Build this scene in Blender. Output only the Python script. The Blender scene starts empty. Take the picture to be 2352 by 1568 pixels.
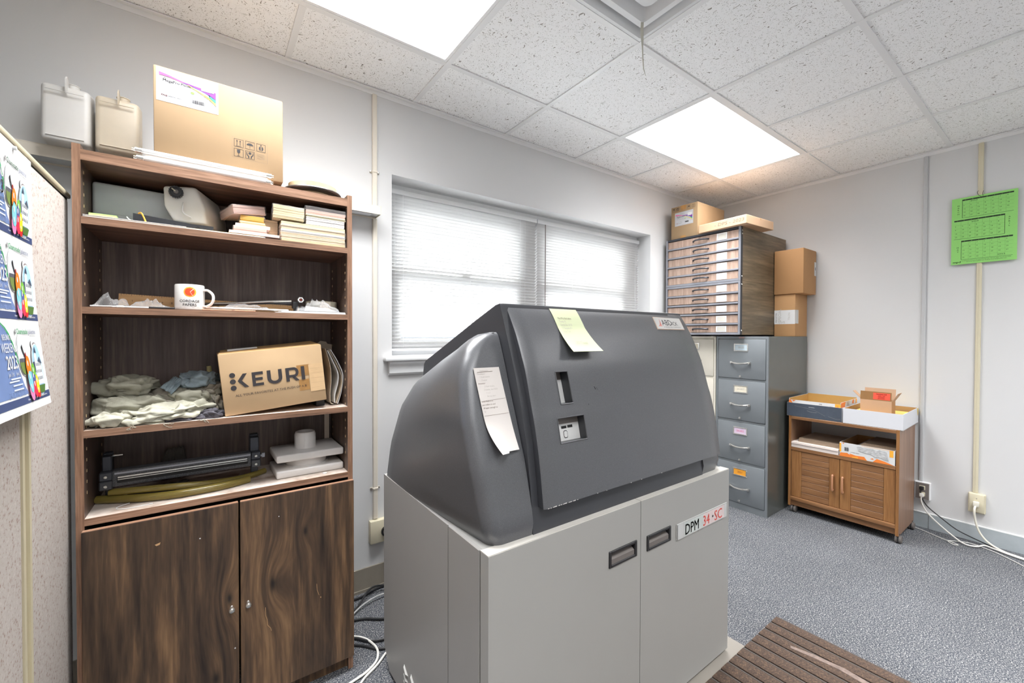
import bpy, bmesh, math, random
from mathutils import Vector, Matrix, noise
random.seed(7)
C = bpy.context.scene.collection
sc = bpy.context.scene
EYE = 1.32            # everything is measured from the camera's height; the whole scene is lifted by EYE at the end
FL = -1.32            # floor

# ------------------------------------------------------------------ camera, world, exposure
yaw, pitch, roll, fpx = .627, .0137, .0027, 957.43
F = Vector((math.sin(yaw)*math.cos(pitch), math.cos(yaw)*math.cos(pitch), -math.sin(pitch)))
R0 = Vector((math.cos(yaw), -math.sin(yaw), 0)); U0 = R0.cross(F)
Rv = R0*math.cos(roll)+U0*math.sin(roll); Uv = U0*math.cos(roll)-R0*math.sin(roll)
cd = bpy.data.cameras.new('camera'); cam = bpy.data.objects.new('camera', cd); C.objects.link(cam)
cd.sensor_width = 36; cd.sensor_fit = 'HORIZONTAL'; cd.lens = 36*fpx/2352; cd.clip_start = .02
cam.matrix_world = Matrix(((Rv.x, Uv.x, -F.x, 0), (Rv.y, Uv.y, -F.y, 0), (Rv.z, Uv.z, -F.z, 0), (0, 0, 0, 1)))
sc.camera = cam
w = bpy.data.worlds.new('overcast_sky'); sc.world = w; w.use_nodes = True
bg = w.node_tree.nodes['Background']; bg.inputs[0].default_value = (.93, .97, 1, 1); bg.inputs[1].default_value = 2.3
sc.view_settings.view_transform = 'Standard'; sc.view_settings.look = 'None'
sc.view_settings.gamma = 1; sc.view_settings.use_curve_mapping = False
sc.view_settings.exposure = 2.0
sc.cycles.diffuse_bounces = 7; sc.cycles.max_bounces = 12; sc.cycles.transparent_max_bounces = 12
LIGHT_STRENGTH = 8.0      # ceiling diffusers

# ------------------------------------------------------------------ materials
def S(r, g, b):
    f = lambda c: (c/255/12.92) if c/255 <= .04045 else ((c/255+.055)/1.055)**2.4
    return (f(r), f(g), f(b), 1)
MATS = {}
def nt(name):
    m = bpy.data.materials.new(name); m.use_nodes = True
    t = m.node_tree; b = t.nodes['Principled BSDF']
    return m, t, b
def N(t, typ, **k):
    n = t.nodes.new(typ)
    for a, v in k.items():
        if a.startswith('i_'): n.inputs[a[2:].replace('_', ' ')].default_value = v
        else: setattr(n, a, v)
    return n
def ramp(t, fac, stops, interp='LINEAR'):
    n = t.nodes.new('ShaderNodeValToRGB'); n.color_ramp.interpolation = interp
    e = n.color_ramp.elements
    while len(e) < len(stops): e.new(.5)
    for el, (p, c) in zip(e, stops): el.position = p; el.color = c
    t.links.new(fac, n.inputs[0]); return n.outputs[0]
def coords(t, scale=(1, 1, 1)):
    tc = t.nodes.new('ShaderNodeTexCoord'); mp = t.nodes.new('ShaderNodeMapping')
    mp.inputs['Scale'].default_value = scale
    t.links.new(tc.outputs['Object'], mp.inputs[0]); return mp.outputs[0]
def noise_n(t, vec, scale, detail=3, rough=.5, dist=0):
    n = t.nodes.new('ShaderNodeTexNoise'); n.inputs['Scale'].default_value = scale
    n.inputs['Detail'].default_value = detail; n.inputs['Roughness'].default_value = rough
    n.inputs['Distortion'].default_value = dist
    t.links.new(vec, n.inputs['Vector']); return n.outputs['Fac']
def bump(t, b, h, strength, dist=.001):
    n = t.nodes.new('ShaderNodeBump'); n.inputs['Strength'].default_value = strength
    n.inputs['Distance'].default_value = dist
    t.links.new(h, n.inputs['Height']); t.links.new(n.outputs[0], b.inputs['Normal'])
def plain(name, col, rough=.6, metal=0, var=.06, vs=14, bs=0, bsc=300, coat=0, stretch=(1, 1, 1), sss=0, spec=.5):
    """painted / moulded surface: colour with a faint uneven tone and optional fine relief"""
    if name in MATS: return MATS[name]
    m, t, b = nt(name); v = coords(t, stretch)
    c0 = tuple(x*(1-var) for x in col[:3])+(1,); c1 = tuple(min(1, x*(1+var)) for x in col[:3])+(1,)
    t.links.new(ramp(t, noise_n(t, v, vs, 4, .6), [(.3, c0), (.7, c1)]), b.inputs['Base Color'])
    b.inputs['Roughness'].default_value = rough; b.inputs['Metallic'].default_value = metal
    b.inputs['Coat Weight'].default_value = coat; b.inputs['Specular IOR Level'].default_value = spec
    if sss:
        b.inputs['Subsurface Weight'].default_value = sss; b.inputs['Subsurface Radius'].default_value = (.02, .018, .015)
        b.inputs['Subsurface Scale'].default_value = .6
    if bs: bump(t, b, noise_n(t, v, bsc, 3), bs, .0006)
    MATS[name] = m; return m
def speckle(name, base, dark, light, scale, rough=.7, amt=.5, bs=.0, blotch=0, metal=0, spec=.5):
    if name in MATS: return MATS[name]
    m, t, b = nt(name); v = coords(t)
    n = noise_n(t, v, scale, 2, .7)
    col = ramp(t, n, [(.5-.22*amt, dark), (.5-.06, base), (.5+.06, base), (.5+.22*amt, light)])
    if blotch:
        mx = N(t, 'ShaderNodeMix', data_type='RGBA', blend_type='MULTIPLY'); mx.inputs[0].default_value = 1
        t.links.new(col, mx.inputs[6])
        t.links.new(ramp(t, noise_n(t, v, 2.5, 3), [(.3, (1-blotch,)*3+(1,)), (.7, (1, 1, 1, 1))]), mx.inputs[7]); col = mx.outputs[2]
    t.links.new(col, b.inputs['Base Color']); b.inputs['Roughness'].default_value = rough; b.inputs['Metallic'].default_value = metal
    b.inputs['Specular IOR Level'].default_value = spec
    if bs: bump(t, b, n, bs, .002)
    MATS[name] = m; return m
def wood(name, cols, axis='z', freq=40, stretch=.04, rough=.45, warp=.6, knots=(), bs=.05, dust=None, coat=0):
    """streaky grain running along axis; knots = (x, z, radius) in object space bend the grain round them"""
    if name in MATS: return MATS[name]
    m, t, b = nt(name); L = t.links
    tc = t.nodes.new('ShaderNodeTexCoord'); vec = tc.outputs['Object']
    if knots:
        sx = t.nodes.new('ShaderNodeSeparateXYZ'); L.new(vec, sx.inputs[0]); X = sx.outputs[0]; Zc = sx.outputs[2]
        add = X; core = None
        for (kx, kz, kr, am) in knots:
            def M(op, a, c=None, c2=None):
                n = t.nodes.new('ShaderNodeMath'); n.operation = op
                for i, q in enumerate((a, c, c2)):
                    if q is None: continue
                    if isinstance(q, (int, float)): n.inputs[i].default_value = q
                    else: L.new(q, n.inputs[i])
                return n.outputs[0]
            dx = M('SUBTRACT', X, kx); dz = M('MULTIPLY', M('SUBTRACT', Zc, kz), .42)
            d2 = M('ADD', M('MULTIPLY', dx, dx), M('MULTIPLY', dz, dz))
            g = M('EXPONENT', M('DIVIDE', d2, -kr*kr))
            add = M('ADD', add, M('MULTIPLY', g, am))
            cc = M('EXPONENT', M('DIVIDE', d2, -kr*kr*.06))
            core = cc if core is None else M('MAXIMUM', core, cc)
        cx = t.nodes.new('ShaderNodeCombineXYZ'); L.new(add, cx.inputs[0]); L.new(sx.outputs[1], cx.inputs[1]); L.new(Zc, cx.inputs[2]); vec = cx.outputs[0]
    mp = t.nodes.new('ShaderNodeMapping'); s = [1, 1, 1]; s['xyz'.index(axis)] = stretch
    mp.inputs['Scale'].default_value = s; L.new(vec, mp.inputs[0]); v = mp.outputs[0]
    n1 = noise_n(t, v, freq, 5, .65, warp); n2 = noise_n(t, v, freq*5, 3, .6)
    mx = N(t, 'ShaderNodeMix', data_type='FLOAT'); mx.inputs[0].default_value = .35
    L.new(n1, mx.inputs[2]); L.new(n2, mx.inputs[3])
    k = len(cols)
    col = ramp(t, mx.outputs[0], [(.34+.32*i/(k-1), c) for i, c in enumerate(cols)])
    if knots:
        mk = N(t, 'ShaderNodeMix', data_type='RGBA'); L.new(core, mk.inputs[0]); L.new(col, mk.inputs[6]); mk.inputs[7].default_value = (.012, .008, .006, 1); col = mk.outputs[2]
    if dust:
        md = N(t, 'ShaderNodeMix', data_type='RGBA'); L.new(ramp(t, noise_n(t, coords(t), 9, 5, .6), [(.36, (0, 0, 0, 1)), (.56, (1, 1, 1, 1))]), md.inputs[0])
        L.new(col, md.inputs[6]); md.inputs[7].default_value = dust; col = md.outputs[2]
    L.new(col, b.inputs['Base Color']); b.inputs['Roughness'].default_value = rough; b.inputs['Coat Weight'].default_value = coat
    bump(t, b, mx.outputs[0], bs, .001); MATS[name] = m; return m
def emit(name, col, s):
    m, t, b = nt(name); b.inputs['Base Color'].default_value = col
    b.inputs['Emission Color'].default_value = col; b.inputs['Emission Strength'].default_value = s
    MATS[name] = m; return m
def clear(name, col, alpha, rough=.15, wrinkle=0):
    """thin clear film or pane: mostly see-through with a gloss"""
    m, t, b = nt(name); out = t.nodes['Material Output']
    tr = t.nodes.new('ShaderNodeBsdfTransparent'); mx = t.nodes.new('ShaderNodeMixShader')
    b.inputs['Base Color'].default_value = col; b.inputs['Roughness'].default_value = rough
    fr = t.nodes.new('ShaderNodeLayerWeight'); fr.inputs[0].default_value = .12
    ad = t.nodes.new('ShaderNodeMath'); ad.operation = 'ADD'; ad.use_clamp = True; ad.inputs[1].default_value = alpha
    t.links.new(fr.outputs['Facing'], ad.inputs[0]); t.links.new(ad.outputs[0], mx.inputs[0])
    t.links.new(tr.outputs[0], mx.inputs[1]); t.links.new(b.outputs[0], mx.inputs[2]); t.links.new(mx.outputs[0], out.inputs[0])
    if wrinkle:
        bump(t, b, noise_n(t, coords(t), 60, 3, .6, 1.5), wrinkle, .004)
    MATS[name] = m; return m
# -- room
M_wall2 = plain('far_wall_paint', S(240, 240, 238), .7, var=.01)
M_wall = plain('wall_paint', S(213, 213, 213), .75, var=.012, vs=1.5, bs=.05, bsc=120)
M_trimw = plain('white_trim_paint', S(238, 239, 240), .5, var=.01)
M_grid = plain('white_grid_metal', S(232, 232, 232), .4, var=.01)
def tile_mat():
    m, t, b = nt('fissured_ceiling_tile'); v = coords(t); L = t.links
    geo = t.nodes.new('ShaderNodeNewGeometry')
    v = geo.outputs['Position']
    # fissures: small cells, each stretched by a warped domain, plus pinholes
    w1 = N(t, 'ShaderNodeTexNoise'); w1.inputs['Scale'].default_value = 26; w1.inputs['Detail'].default_value = 1
    L.new(v, w1.inputs['Vector'])
    ma = t.nodes.new('ShaderNodeVectorMath'); ma.operation = 'MULTIPLY_ADD'; ma.inputs[1].default_value = (.05, .05, 0)
    L.new(w1.outputs['Color'], ma.inputs[0]); L.new(v, ma.inputs[2])
    outs = []
    for sc_, th, sx in ((84, .21, (1, .42, 1)), (96, .18, (.42, 1, 1)), (230, .3, (1, 1, 1)), (170, .24, (1, .8, 1))):
        mp = t.nodes.new('ShaderNodeMapping'); mp.inputs['Scale'].default_value = sx
        L.new(ma.outputs[0], mp.inputs[0])
        vo = t.nodes.new('ShaderNodeTexVoronoi'); vo.inputs['Scale'].default_value = sc_; L.new(mp.outputs[0], vo.inputs['Vector'])
        sel = t.nodes.new('ShaderNodeSeparateColor'); L.new(vo.outputs['Color'], sel.inputs[0])
        gt = t.nodes.new('ShaderNodeMath'); gt.operation = 'MULTIPLY'; gt.inputs[1].default_value = th
        L.new(sel.outputs[0], gt.inputs[0])
        lt = t.nodes.new('ShaderNodeMath'); lt.operation = 'LESS_THAN'; L.new(vo.outputs['Distance'], lt.inputs[0]); L.new(gt.outputs[0], lt.inputs[1])
        outs.append(lt.outputs[0])
    mxn = outs[0]
    for o in outs[1:]:
        n = t.nodes.new('ShaderNodeMath'); n.operation = 'MAXIMUM'; L.new(mxn, n.inputs[0]); L.new(o, n.inputs[1]); mxn = n.outputs[0]
    L.new(ramp(t, mxn, [(0, S(247, 247, 247)), (1, S(150, 146, 140))]), b.inputs['Base Color'])
    b.inputs['Roughness'].default_value = .9
    inv = t.nodes.new('ShaderNodeMath'); inv.operation = 'SUBTRACT'; inv.inputs[0].default_value = 1; L.new(mxn, inv.inputs[1])
    bump(t, b, inv.outputs[0], .35, .002); return m
M_tile = tile_mat()
def carpet_mat():
    m, t, b = nt('blue_grey_carpet'); v = coords(t); L = t.links
    n = noise_n(t, v, 210, 3, .75, .4); n2 = noise_n(t, v, 2.2, 3)
    col = ramp(t, n, [(.35, S(56, 62, 74)), (.44, S(66, 69, 76)), (.52, S(94, 96, 100)), (.59, S(140, 141, 142)), (.66, S(204, 199, 192))])
    mx = N(t, 'ShaderNodeMix', data_type='RGBA', blend_type='MULTIPLY'); mx.inputs[0].default_value = 1
    L.new(col, mx.inputs[6]); L.new(ramp(t, n2, [(.35, (.86, .86, .86, 1)), (.65, (1, 1, 1, 1))]), mx.inputs[7])
    L.new(mx.outputs[2], b.inputs['Base Color']); b.inputs['Roughness'].default_value = .95; b.inputs['Specular IOR Level'].default_value = .15
    bump(t, b, n, .45, .003); return m
M_carpet = carpet_mat()
M_basel = plain('taupe_vinyl_base', S(140, 132, 120), .6)
M_baser = plain('pale_blue_vinyl_base', S(172, 180, 184), .5)
# -- woods
M_edge = wood('walnut_edge_banding', [S(98, 70, 52), S(136, 102, 80), S(166, 130, 106)], 'z', 60, .05)
M_edgex = wood('walnut_edge_banding_level', [S(98, 72, 54), S(140, 106, 84), S(170, 134, 110)], 'x', 60, .05)
M_inner = wood('dark_walnut_laminate', [S(62, 48, 41), S(86, 68, 58), S(112, 90, 74)], 'z', 26, .05)
M_shelf = wood('dusty_walnut_shelf', [S(70, 48, 38), S(104, 74, 58), S(140, 106, 86)], 'x', 30, .05)
M_dusty = wood('dusty_shelf_board', [S(128, 108, 94), S(158, 140, 126), S(186, 170, 158)], 'x', 14, .3, .85, dust=S(196, 184, 174))
M_doorL = wood('walnut_door_laminate', [S(38, 28, 21), S(60, 45, 34), S(80, 61, 45), S(110, 84, 60), S(134, 104, 74)], 'z', 15, .07, .4, .35,
               knots=((-.022, .435, .035, .035), (.105, .44, .05, .05), (-.06, .18, .05, -.02), (.21, .60, .03, .025)))
M_drawer = wood('worn_walnut_drawer', [S(140, 116, 102), S(168, 142, 126), S(190, 166, 150)], 'z', 50, .06, .5)
M_ffside = wood('olive_walnut_side', [S(88, 74, 56), S(104, 90, 70), S(120, 104, 82), S(146, 126, 98)], 'x', 18, .06, .5, 1.2)
M_cart = wood('oak_laminate', [S(124, 82, 44), S(146, 101, 58), S(168, 120, 74)], 'z', 30, .06, .45)
M_cartx = wood('oak_laminate_level', [S(124, 82, 44), S(146, 101, 58), S(168, 120, 74)], 'x', 26, .5, .45, 1)
M_carty = wood('oak_laminate_slats', [S(116, 78, 46), S(138, 97, 62), S(160, 116, 78)], 'y', 26, .06, .45)
M_carts = wood('mauve_oak_side', [S(120, 90, 70), S(138, 105, 82), S(154, 120, 96)], 'z', 40, .05, .35)
M_maple = wood('maple_ruler', [S(206, 158, 104), S(220, 176, 122), S(230, 190, 140)], 'x', 20, .1, .5)
# -- cardboard, paper
M_card = plain('cardboard', S(154, 128, 96), .8, var=.07, vs=5, bs=.15, bsc=60, stretch=(1, 1, .3))
M_card2 = plain('brown_cardboard', S(172, 128, 84), .8, var=.05, vs=5, bs=.1, bsc=80)
M_card3 = plain('pale_cardboard', S(190, 156, 126), .8, var=.05, vs=5)
M_cardd = plain('cardboard_inside', S(176, 140, 92), .85, var=.06, vs=6)
M_tape = plain('brown_tape', S(170, 126, 72), .3, var=.12, vs=60)
M_tapep = plain('torn_paper_patch', S(216, 182, 138), .7, var=.05, vs=30)
M_white = plain('white_paper', S(214, 214, 213), .7, var=.015)
M_offw = plain('aged_paper', S(226, 212, 196), .7, var=.03)
M_greyp = plain('grey_chipboard', S(158, 138, 118), .85, var=.04)
M_stack = plain('white_stock_edges', S(226, 214, 206), .8, var=.08, vs=12, stretch=(1, 1, 60))
M_ink = plain('black_ink', S(38, 36, 38), .6, var=0)
M_inkg = plain('grey_ink', S(120, 118, 118), .6, var=0)
M_inkl = plain('pale_pencil', S(176, 172, 166), .7, var=0)
M_pencil = plain('pencil', S(120, 108, 96), .7, var=0)
M_red = plain('red_ink', S(205, 66, 52), .5, var=0)
M_dred = plain('dark_red_ink', S(140, 40, 38), .5, var=0)
M_orange = plain('orange_print', S(236, 130, 52), .5, var=.02)
M_amber = plain('amber_print', S(246, 176, 60), .5, var=.02)
M_yell = plain('yellow_print', S(226, 196, 92), .5, var=.02)
M_purple = plain('purple_print', S(122, 54, 150), .5, var=0)
M_magenta = plain('magenta_print', S(230, 82, 150), .5, var=0)
M_teal = plain('teal_print', S(58, 160, 130), .5, var=0)
M_sky = plain('light_blue_print', S(160, 198, 220), .5, var=0)
M_limeg = plain('lime_print', S(140, 205, 90), .5, var=0)
M_navy = plain('navy_print', S(58, 72, 112), .5, var=.02)
M_blue = plain('blue_print', S(106, 128, 172), .5, var=.06, vs=12)
M_green = plain('green_print', S(34, 150, 88), .5, var=0)
M_cal = plain('lime_green_card', S(150, 218, 118), .7, var=.01)
M_calink = plain('calendar_ink', S(30, 56, 30), .6, var=0)
M_calline = plain('calendar_line', S(96, 156, 76), .6, var=0)
M_note = plain('pale_green_note', S(204, 210, 174), .75, var=.01)
M_noteb = plain('note_underside', S(118, 134, 84), .8, var=.02)
M_redlab = plain('red_sticker', S(232, 84, 62), .5, var=.01)
# -- machine
M_hood = speckle('charcoal_textured_plastic', S(79, 80, 83), S(68, 69, 72), S(92, 93, 96), 520, .33, .8, .12, .06, spec=.5)
for q_ in [n for n in M_hood.node_tree.nodes if n.type == 'BSDF_PRINCIPLED']: q_.inputs['Coat Weight'].default_value = .5; q_.inputs['Coat Roughness'].default_value = .38
M_hoodd = plain('black_moulded_plastic', S(56, 57, 61), .33, var=.04, bs=.06, bsc=500)
M_base = plain('putty_painted_steel', S(153, 152, 148), .42, var=.015, vs=2, bs=.04, bsc=400)
M_bases = plain('putty_painted_steel_panel', S(144, 142, 139), .42, var=.02, vs=2, bs=.04, bsc=400)
M_blackp = plain('black_plastic', S(34, 34, 36), .45, var=.05)
M_greypl = plain('dark_grey_plastic', S(106, 100, 96), .5, var=.04)
M_panel = plain('light_grey_panel', S(204, 204, 202), .4, var=.01)
M_plate = plain('silver_badge', S(205, 203, 200), .35, metal=.3, var=.02)
M_acry = plain('pale_acrylic_badge', S(190, 190, 188), .12, var=.01, coat=.8)
M_chip = plain('bare_chipped_edge', S(225, 222, 216), .5, var=.1)
# -- metals
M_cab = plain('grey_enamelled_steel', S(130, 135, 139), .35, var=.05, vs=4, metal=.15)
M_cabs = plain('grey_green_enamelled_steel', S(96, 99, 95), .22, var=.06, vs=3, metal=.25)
M_cabb = plain('cream_enamelled_steel', S(222, 216, 202), .4, var=.01)
M_chrome = plain('satin_chrome', S(205, 203, 198), .25, metal=.9, var=.02)
M_gun = plain('gunmetal_trim', S(142, 143, 150), .35, metal=.35, var=.06, vs=9)
M_gund = plain('dark_steel_edge', S(64, 66, 72), .4, metal=.5, var=.06)
M_dark = plain('dark_recess', S(22, 21, 21), .8, var=0)
M_ss = plain('stainless_plate', S(150, 145, 142), .3, metal=.6, var=.03)
M_ivory = plain('ivory_plastic', S(214, 206, 180), .45, var=.02)
M_cream = plain('cream_metal', S(222, 214, 200), .5, var=.02)
M_creamt = plain('beige_extrusion', S(196, 186, 158), .45, var=.03)
M_hdpe = plain('milky_plastic', S(208, 206, 202), .38, var=.03, vs=8, sss=.35)
M_hdpey = plain('yellowed_milky_plastic', S(200, 188, 168), .38, var=.07, vs=7, sss=.35)
M_hdpeg = plain('grey_milky_plastic', S(206, 210, 212), .4, var=.06, vs=7, sss=.25)
M_whitep = plain('white_moulded_plastic', S(214, 210, 206), .35, var=.02, sss=.15)
M_film = clear('clear_film', (.75, .75, .75, 1), .05, .08, .6)
M_filmd = clear('grey_film', (.7, .7, .7, 1), .1, .08, .7)
M_glass = clear('window_glass', (.9, .95, .95, 1), .02, .02)
M_hose = clear('amber_vinyl_tube', S(132, 116, 58), .7, .12)
M_fabric = speckle('speckled_panel_fabric', S(176, 167, 159), S(138, 112, 99), S(188, 180, 173), 120, .9, 1.0, .05, .03)
def blind_mat():
    m, t, b = nt('white_blind_slat'); out = t.nodes['Material Output']
    b.inputs['Base Color'].default_value = S(232, 232, 232); b.inputs['Roughness'].default_value = .4
    tr = t.nodes.new('ShaderNodeBsdfTranslucent'); tr.inputs[0].default_value = S(236, 234, 230)
    mx = t.nodes.new('ShaderNodeMixShader'); mx.inputs[0].default_value = .24
    t.links.new(b.outputs[0], mx.inputs[1]); t.links.new(tr.outputs[0], mx.inputs[2]); t.links.new(mx.outputs[0], out.inputs[0])
    return m
M_blind = blind_mat()
M_emit = emit('lit_diffuser', (.975, .985, 1, 1), LIGHT_STRENGTH)
# a prismatic lens throws most of its light downwards and less sideways
t_ = M_emit.node_tree; g_ = t_.nodes.new('ShaderNodeNewGeometry'); d_ = t_.nodes.new('ShaderNodeVectorMath'); d_.operation = 'DOT_PRODUCT'
t_.links.new(g_.outputs['Incoming'], d_.inputs[0]); t_.links.new(g_.outputs['Normal'], d_.inputs[1])
a_ = t_.nodes.new('ShaderNodeMath'); a_.operation = 'POWER'; a_.inputs[1].default_value = 4.0; t_.links.new(d_.outputs['Value'], a_.inputs[0])
b_ = t_.nodes.new('ShaderNodeMath'); b_.operation = 'MULTIPLY_ADD'; b_.inputs[1].default_value = LIGHT_STRENGTH*1.65; b_.inputs[2].default_value = LIGHT_STRENGTH*.10
t_.links.new(a_.outputs[0], b_.inputs[0]); t_.links.new(b_.outputs[0], t_.nodes['Principled BSDF'].inputs['Emission Strength'])
def cloth(name, c): return plain(name, c, .95, var=.14, vs=30, bs=.9, bsc=420, spec=.1)
# ------------------------------------------------------------------ mesh builder
MW = {}
class MB:
    def __init__(s, M=None): s.v = []; s.f = []; s.m = []; s.mats = []; s.M = M or Matrix(); s.sm = []
    def mi(s, mat):
        if mat not in s.mats: s.mats.append(mat)
        return s.mats.index(mat)
    def add(s, vs, fs, mat, smooth=False):
        o = len(s.v); s.v += [s.M @ Vector(p) for p in vs]; k = s.mi(mat)
        for f in fs: s.f.append([o+i for i in f]); s.m.append(k); s.sm.append(smooth)
        return s
    def box(s, a, b, mat, r=0, seg=1, R=None):
        a = Vector(a); b = Vector(b)
        lo = Vector((min(a.x, b.x), min(a.y, b.y), min(a.z, b.z))); hi = Vector((max(a.x, b.x), max(a.y, b.y), max(a.z, b.z)))
        if r <= 0:
            vs = [(x, y, z) for z in (lo.z, hi.z) for y in (lo.y, hi.y) for x in (lo.x, hi.x)]
            fs = [(0, 2, 3, 1), (4, 5, 7, 6), (0, 1, 5, 4), (2, 6, 7, 3), (0, 4, 6, 2), (1, 3, 7, 5)]
        else:
            bm = bmesh.new(); bmesh.ops.create_cube(bm, size=1)
            for v in bm.verts: v.co = Vector((lo[i]+(v.co[i]+.5)*(hi[i]-lo[i]) for i in range(3)))
            r = min(r, min(hi-lo)*.49)
            bmesh.ops.bevel(bm, geom=list(bm.edges), offset=r, segments=seg, profile=.5, affect='EDGES')
            vs = [tuple(v.co) for v in bm.verts]; bm.verts.index_update(); fs = [[v.index for v in f.verts] for f in bm.faces]; bm.free()
        if R is not None:
            c = (lo+hi)/2; vs = [tuple(R @ (Vector(p)-c)+c) for p in vs]
        return s.add(vs, fs, mat, r > 0 and seg > 1)
    def prism(s, pts, d, mat, smooth=False, cap=True):
        """polygon pts (3-D loop) extruded along vector d"""
        n = len(pts); d = Vector(d); vs = [tuple(p) for p in pts]+[tuple(Vector(p)+d) for p in pts]
        fs = [(i, (i+1) % n, n+(i+1) % n, n+i) for i in range(n)]
        s.add(vs, fs, mat, smooth)
        if cap: s.add(vs, [tuple(range(n))[::-1], tuple(range(n, 2*n))], mat)
        return s
    def tube(s, pts, r, mat, n=8, close=True, sub=4):
        P = [Vector(p) for p in pts]
        if sub > 1 and len(P) > 2:
            Q = []
            for i in range(len(P)-1):
                p0 = P[max(i-1, 0)]; p1 = P[i]; p2 = P[i+1]; p3 = P[min(i+2, len(P)-1)]
                for k in range(sub):
                    t = k/sub
                    Q.append(.5*((2*p1)+(p2-p0)*t+(2*p0-5*p1+4*p2-p3)*t*t+(3*p1-p0-3*p2+p3)*t**3))
            Q.append(P[-1]); P = Q
        vs = []; fs = []; up = Vector((0, 0, 1)); prev = None
        for i, p in enumerate(P):
            d = (P[min(i+1, len(P)-1)]-P[max(i-1, 0)]).normalized()
            if prev is None:
                a = d.cross(up)
                if a.length < .1: a = d.cross(Vector((1, 0, 0)))
                a.normalize()
            else:
                a = (prev-d*prev.dot(d)).normalized()
            prev = a; b = d.cross(a); rr = r(i/(len(P)-1)) if callable(r) else r
            for k in range(n):
                t = 2*math.pi*k/n; vs.append(tuple(p+a*math.cos(t)*rr+b*math.sin(t)*rr))
        for i in range(len(P)-1):
            for k in range(n): fs.append((i*n+k, i*n+(k+1) % n, (i+1)*n+(k+1) % n, (i+1)*n+k))
        s.add(vs, fs, mat, True)
        if close: s.add(vs, [tuple(range(n))[::-1], tuple(range((len(P)-1)*n, len(P)*n))], mat)
        return s
    def lathe(s, prof, mat, o=(0, 0, 0), ax='z', n=32, smooth=True):
        """prof = (radius, height) pairs turned about an axis through o"""
        vs = []; fs = []; o = Vector(o)
        for (r, h) in prof:
            for k in range(n):
                t = 2*math.pi*k/n; a, b = r*math.cos(t), r*math.sin(t)
                vs.append(tuple(o+Vector({'z': (a, b, h), 'y': (a, h, b), 'x': (h, a, b)}[ax])))
        for i in range(len(prof)-1):
            for k in range(n): fs.append((i*n+k, i*n+(k+1) % n, (i+1)*n+(k+1) % n, (i+1)*n+k))
        return s.add(vs, fs, mat, smooth)
    def build(s, name, parent=None, label=None, ang=35, fix=True):
        me = bpy.data.meshes.new(name)
        if parent is not None: P = MW[parent.name]
        else:
            lo = [min(p[i] for p in s.v) for i in range(3)]; hi = [max(p[i] for p in s.v) for i in range(3)]
            P = Matrix.Translation(((lo[0]+hi[0])/2, (lo[1]+hi[1])/2, lo[2]))
        I = P.inverted(); me.from_pydata([tuple(I @ p) for p in s.v], [], s.f)
        for m in s.mats: me.materials.append(m)
        me.polygons.foreach_set('material_index', s.m); me.polygons.foreach_set('use_smooth', s.sm)
        if fix:
            bm = bmesh.new(); bm.from_mesh(me); bmesh.ops.remove_doubles(bm, verts=bm.verts, dist=1e-6)
            bmesh.ops.recalc_face_normals(bm, faces=bm.faces); bm.to_mesh(me); bm.free()
        if any(s.sm): me.set_sharp_from_angle(angle=math.radians(ang))
        o = bpy.data.objects.new(name, me); C.objects.link(o)
        if parent is None: o.matrix_world = P; MW[o.name] = P
        else: o.parent = parent; MW[o.name] = P
        if label: o['label'] = label
        return o
def thing(name, label, cat, loc, group=None, rz=0, M=None):
    o = bpy.data.objects.new(name, None); C.objects.link(o); o.empty_display_size = .05
    P = M if M is not None else Matrix.Translation(loc) @ Matrix.Rotation(rz, 4, 'Z')
    o.matrix_world = P; MW[o.name] = P
    o['label'] = label; o['category'] = cat
    if group: o['group'] = group
    return o
def tag(o, label, cat, group=None):
    o['label'] = label; o['category'] = cat
    if group: o['group'] = group
    return o
def struct(o): o['kind'] = 'structure'; return o
def sthing(name, loc):
    o = bpy.data.objects.new(name, None); C.objects.link(o); P = Matrix.Translation(loc); o.matrix_world = P; MW[o.name] = P
    o['kind'] = 'structure'; return o
def dup_part(o, parent, dloc):
    c = o.copy(); C.objects.link(c); c.parent = parent; c.location = Vector(o.location)+Vector(dloc)
    for ch in o.children:
        g = ch.copy(); C.objects.link(g); g.parent = c
    return c
GL = {}
def glyphs(txt, bold=0):
    k = (txt, bold)
    if k not in GL:
        cu = bpy.data.curves.new('t', 'FONT'); cu.body = txt; cu.size = 1; cu.offset = bold; cu.resolution_u = 2
        ob = bpy.data.objects.new('t', cu); me = bpy.data.meshes.new_from_object(ob)
        GL[k] = ([tuple(v.co) for v in me.vertices], [tuple(p.vertices) for p in me.polygons])
        bpy.data.objects.remove(ob); bpy.data.curves.remove(cu); bpy.data.meshes.remove(me)
    return GL[k]
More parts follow.
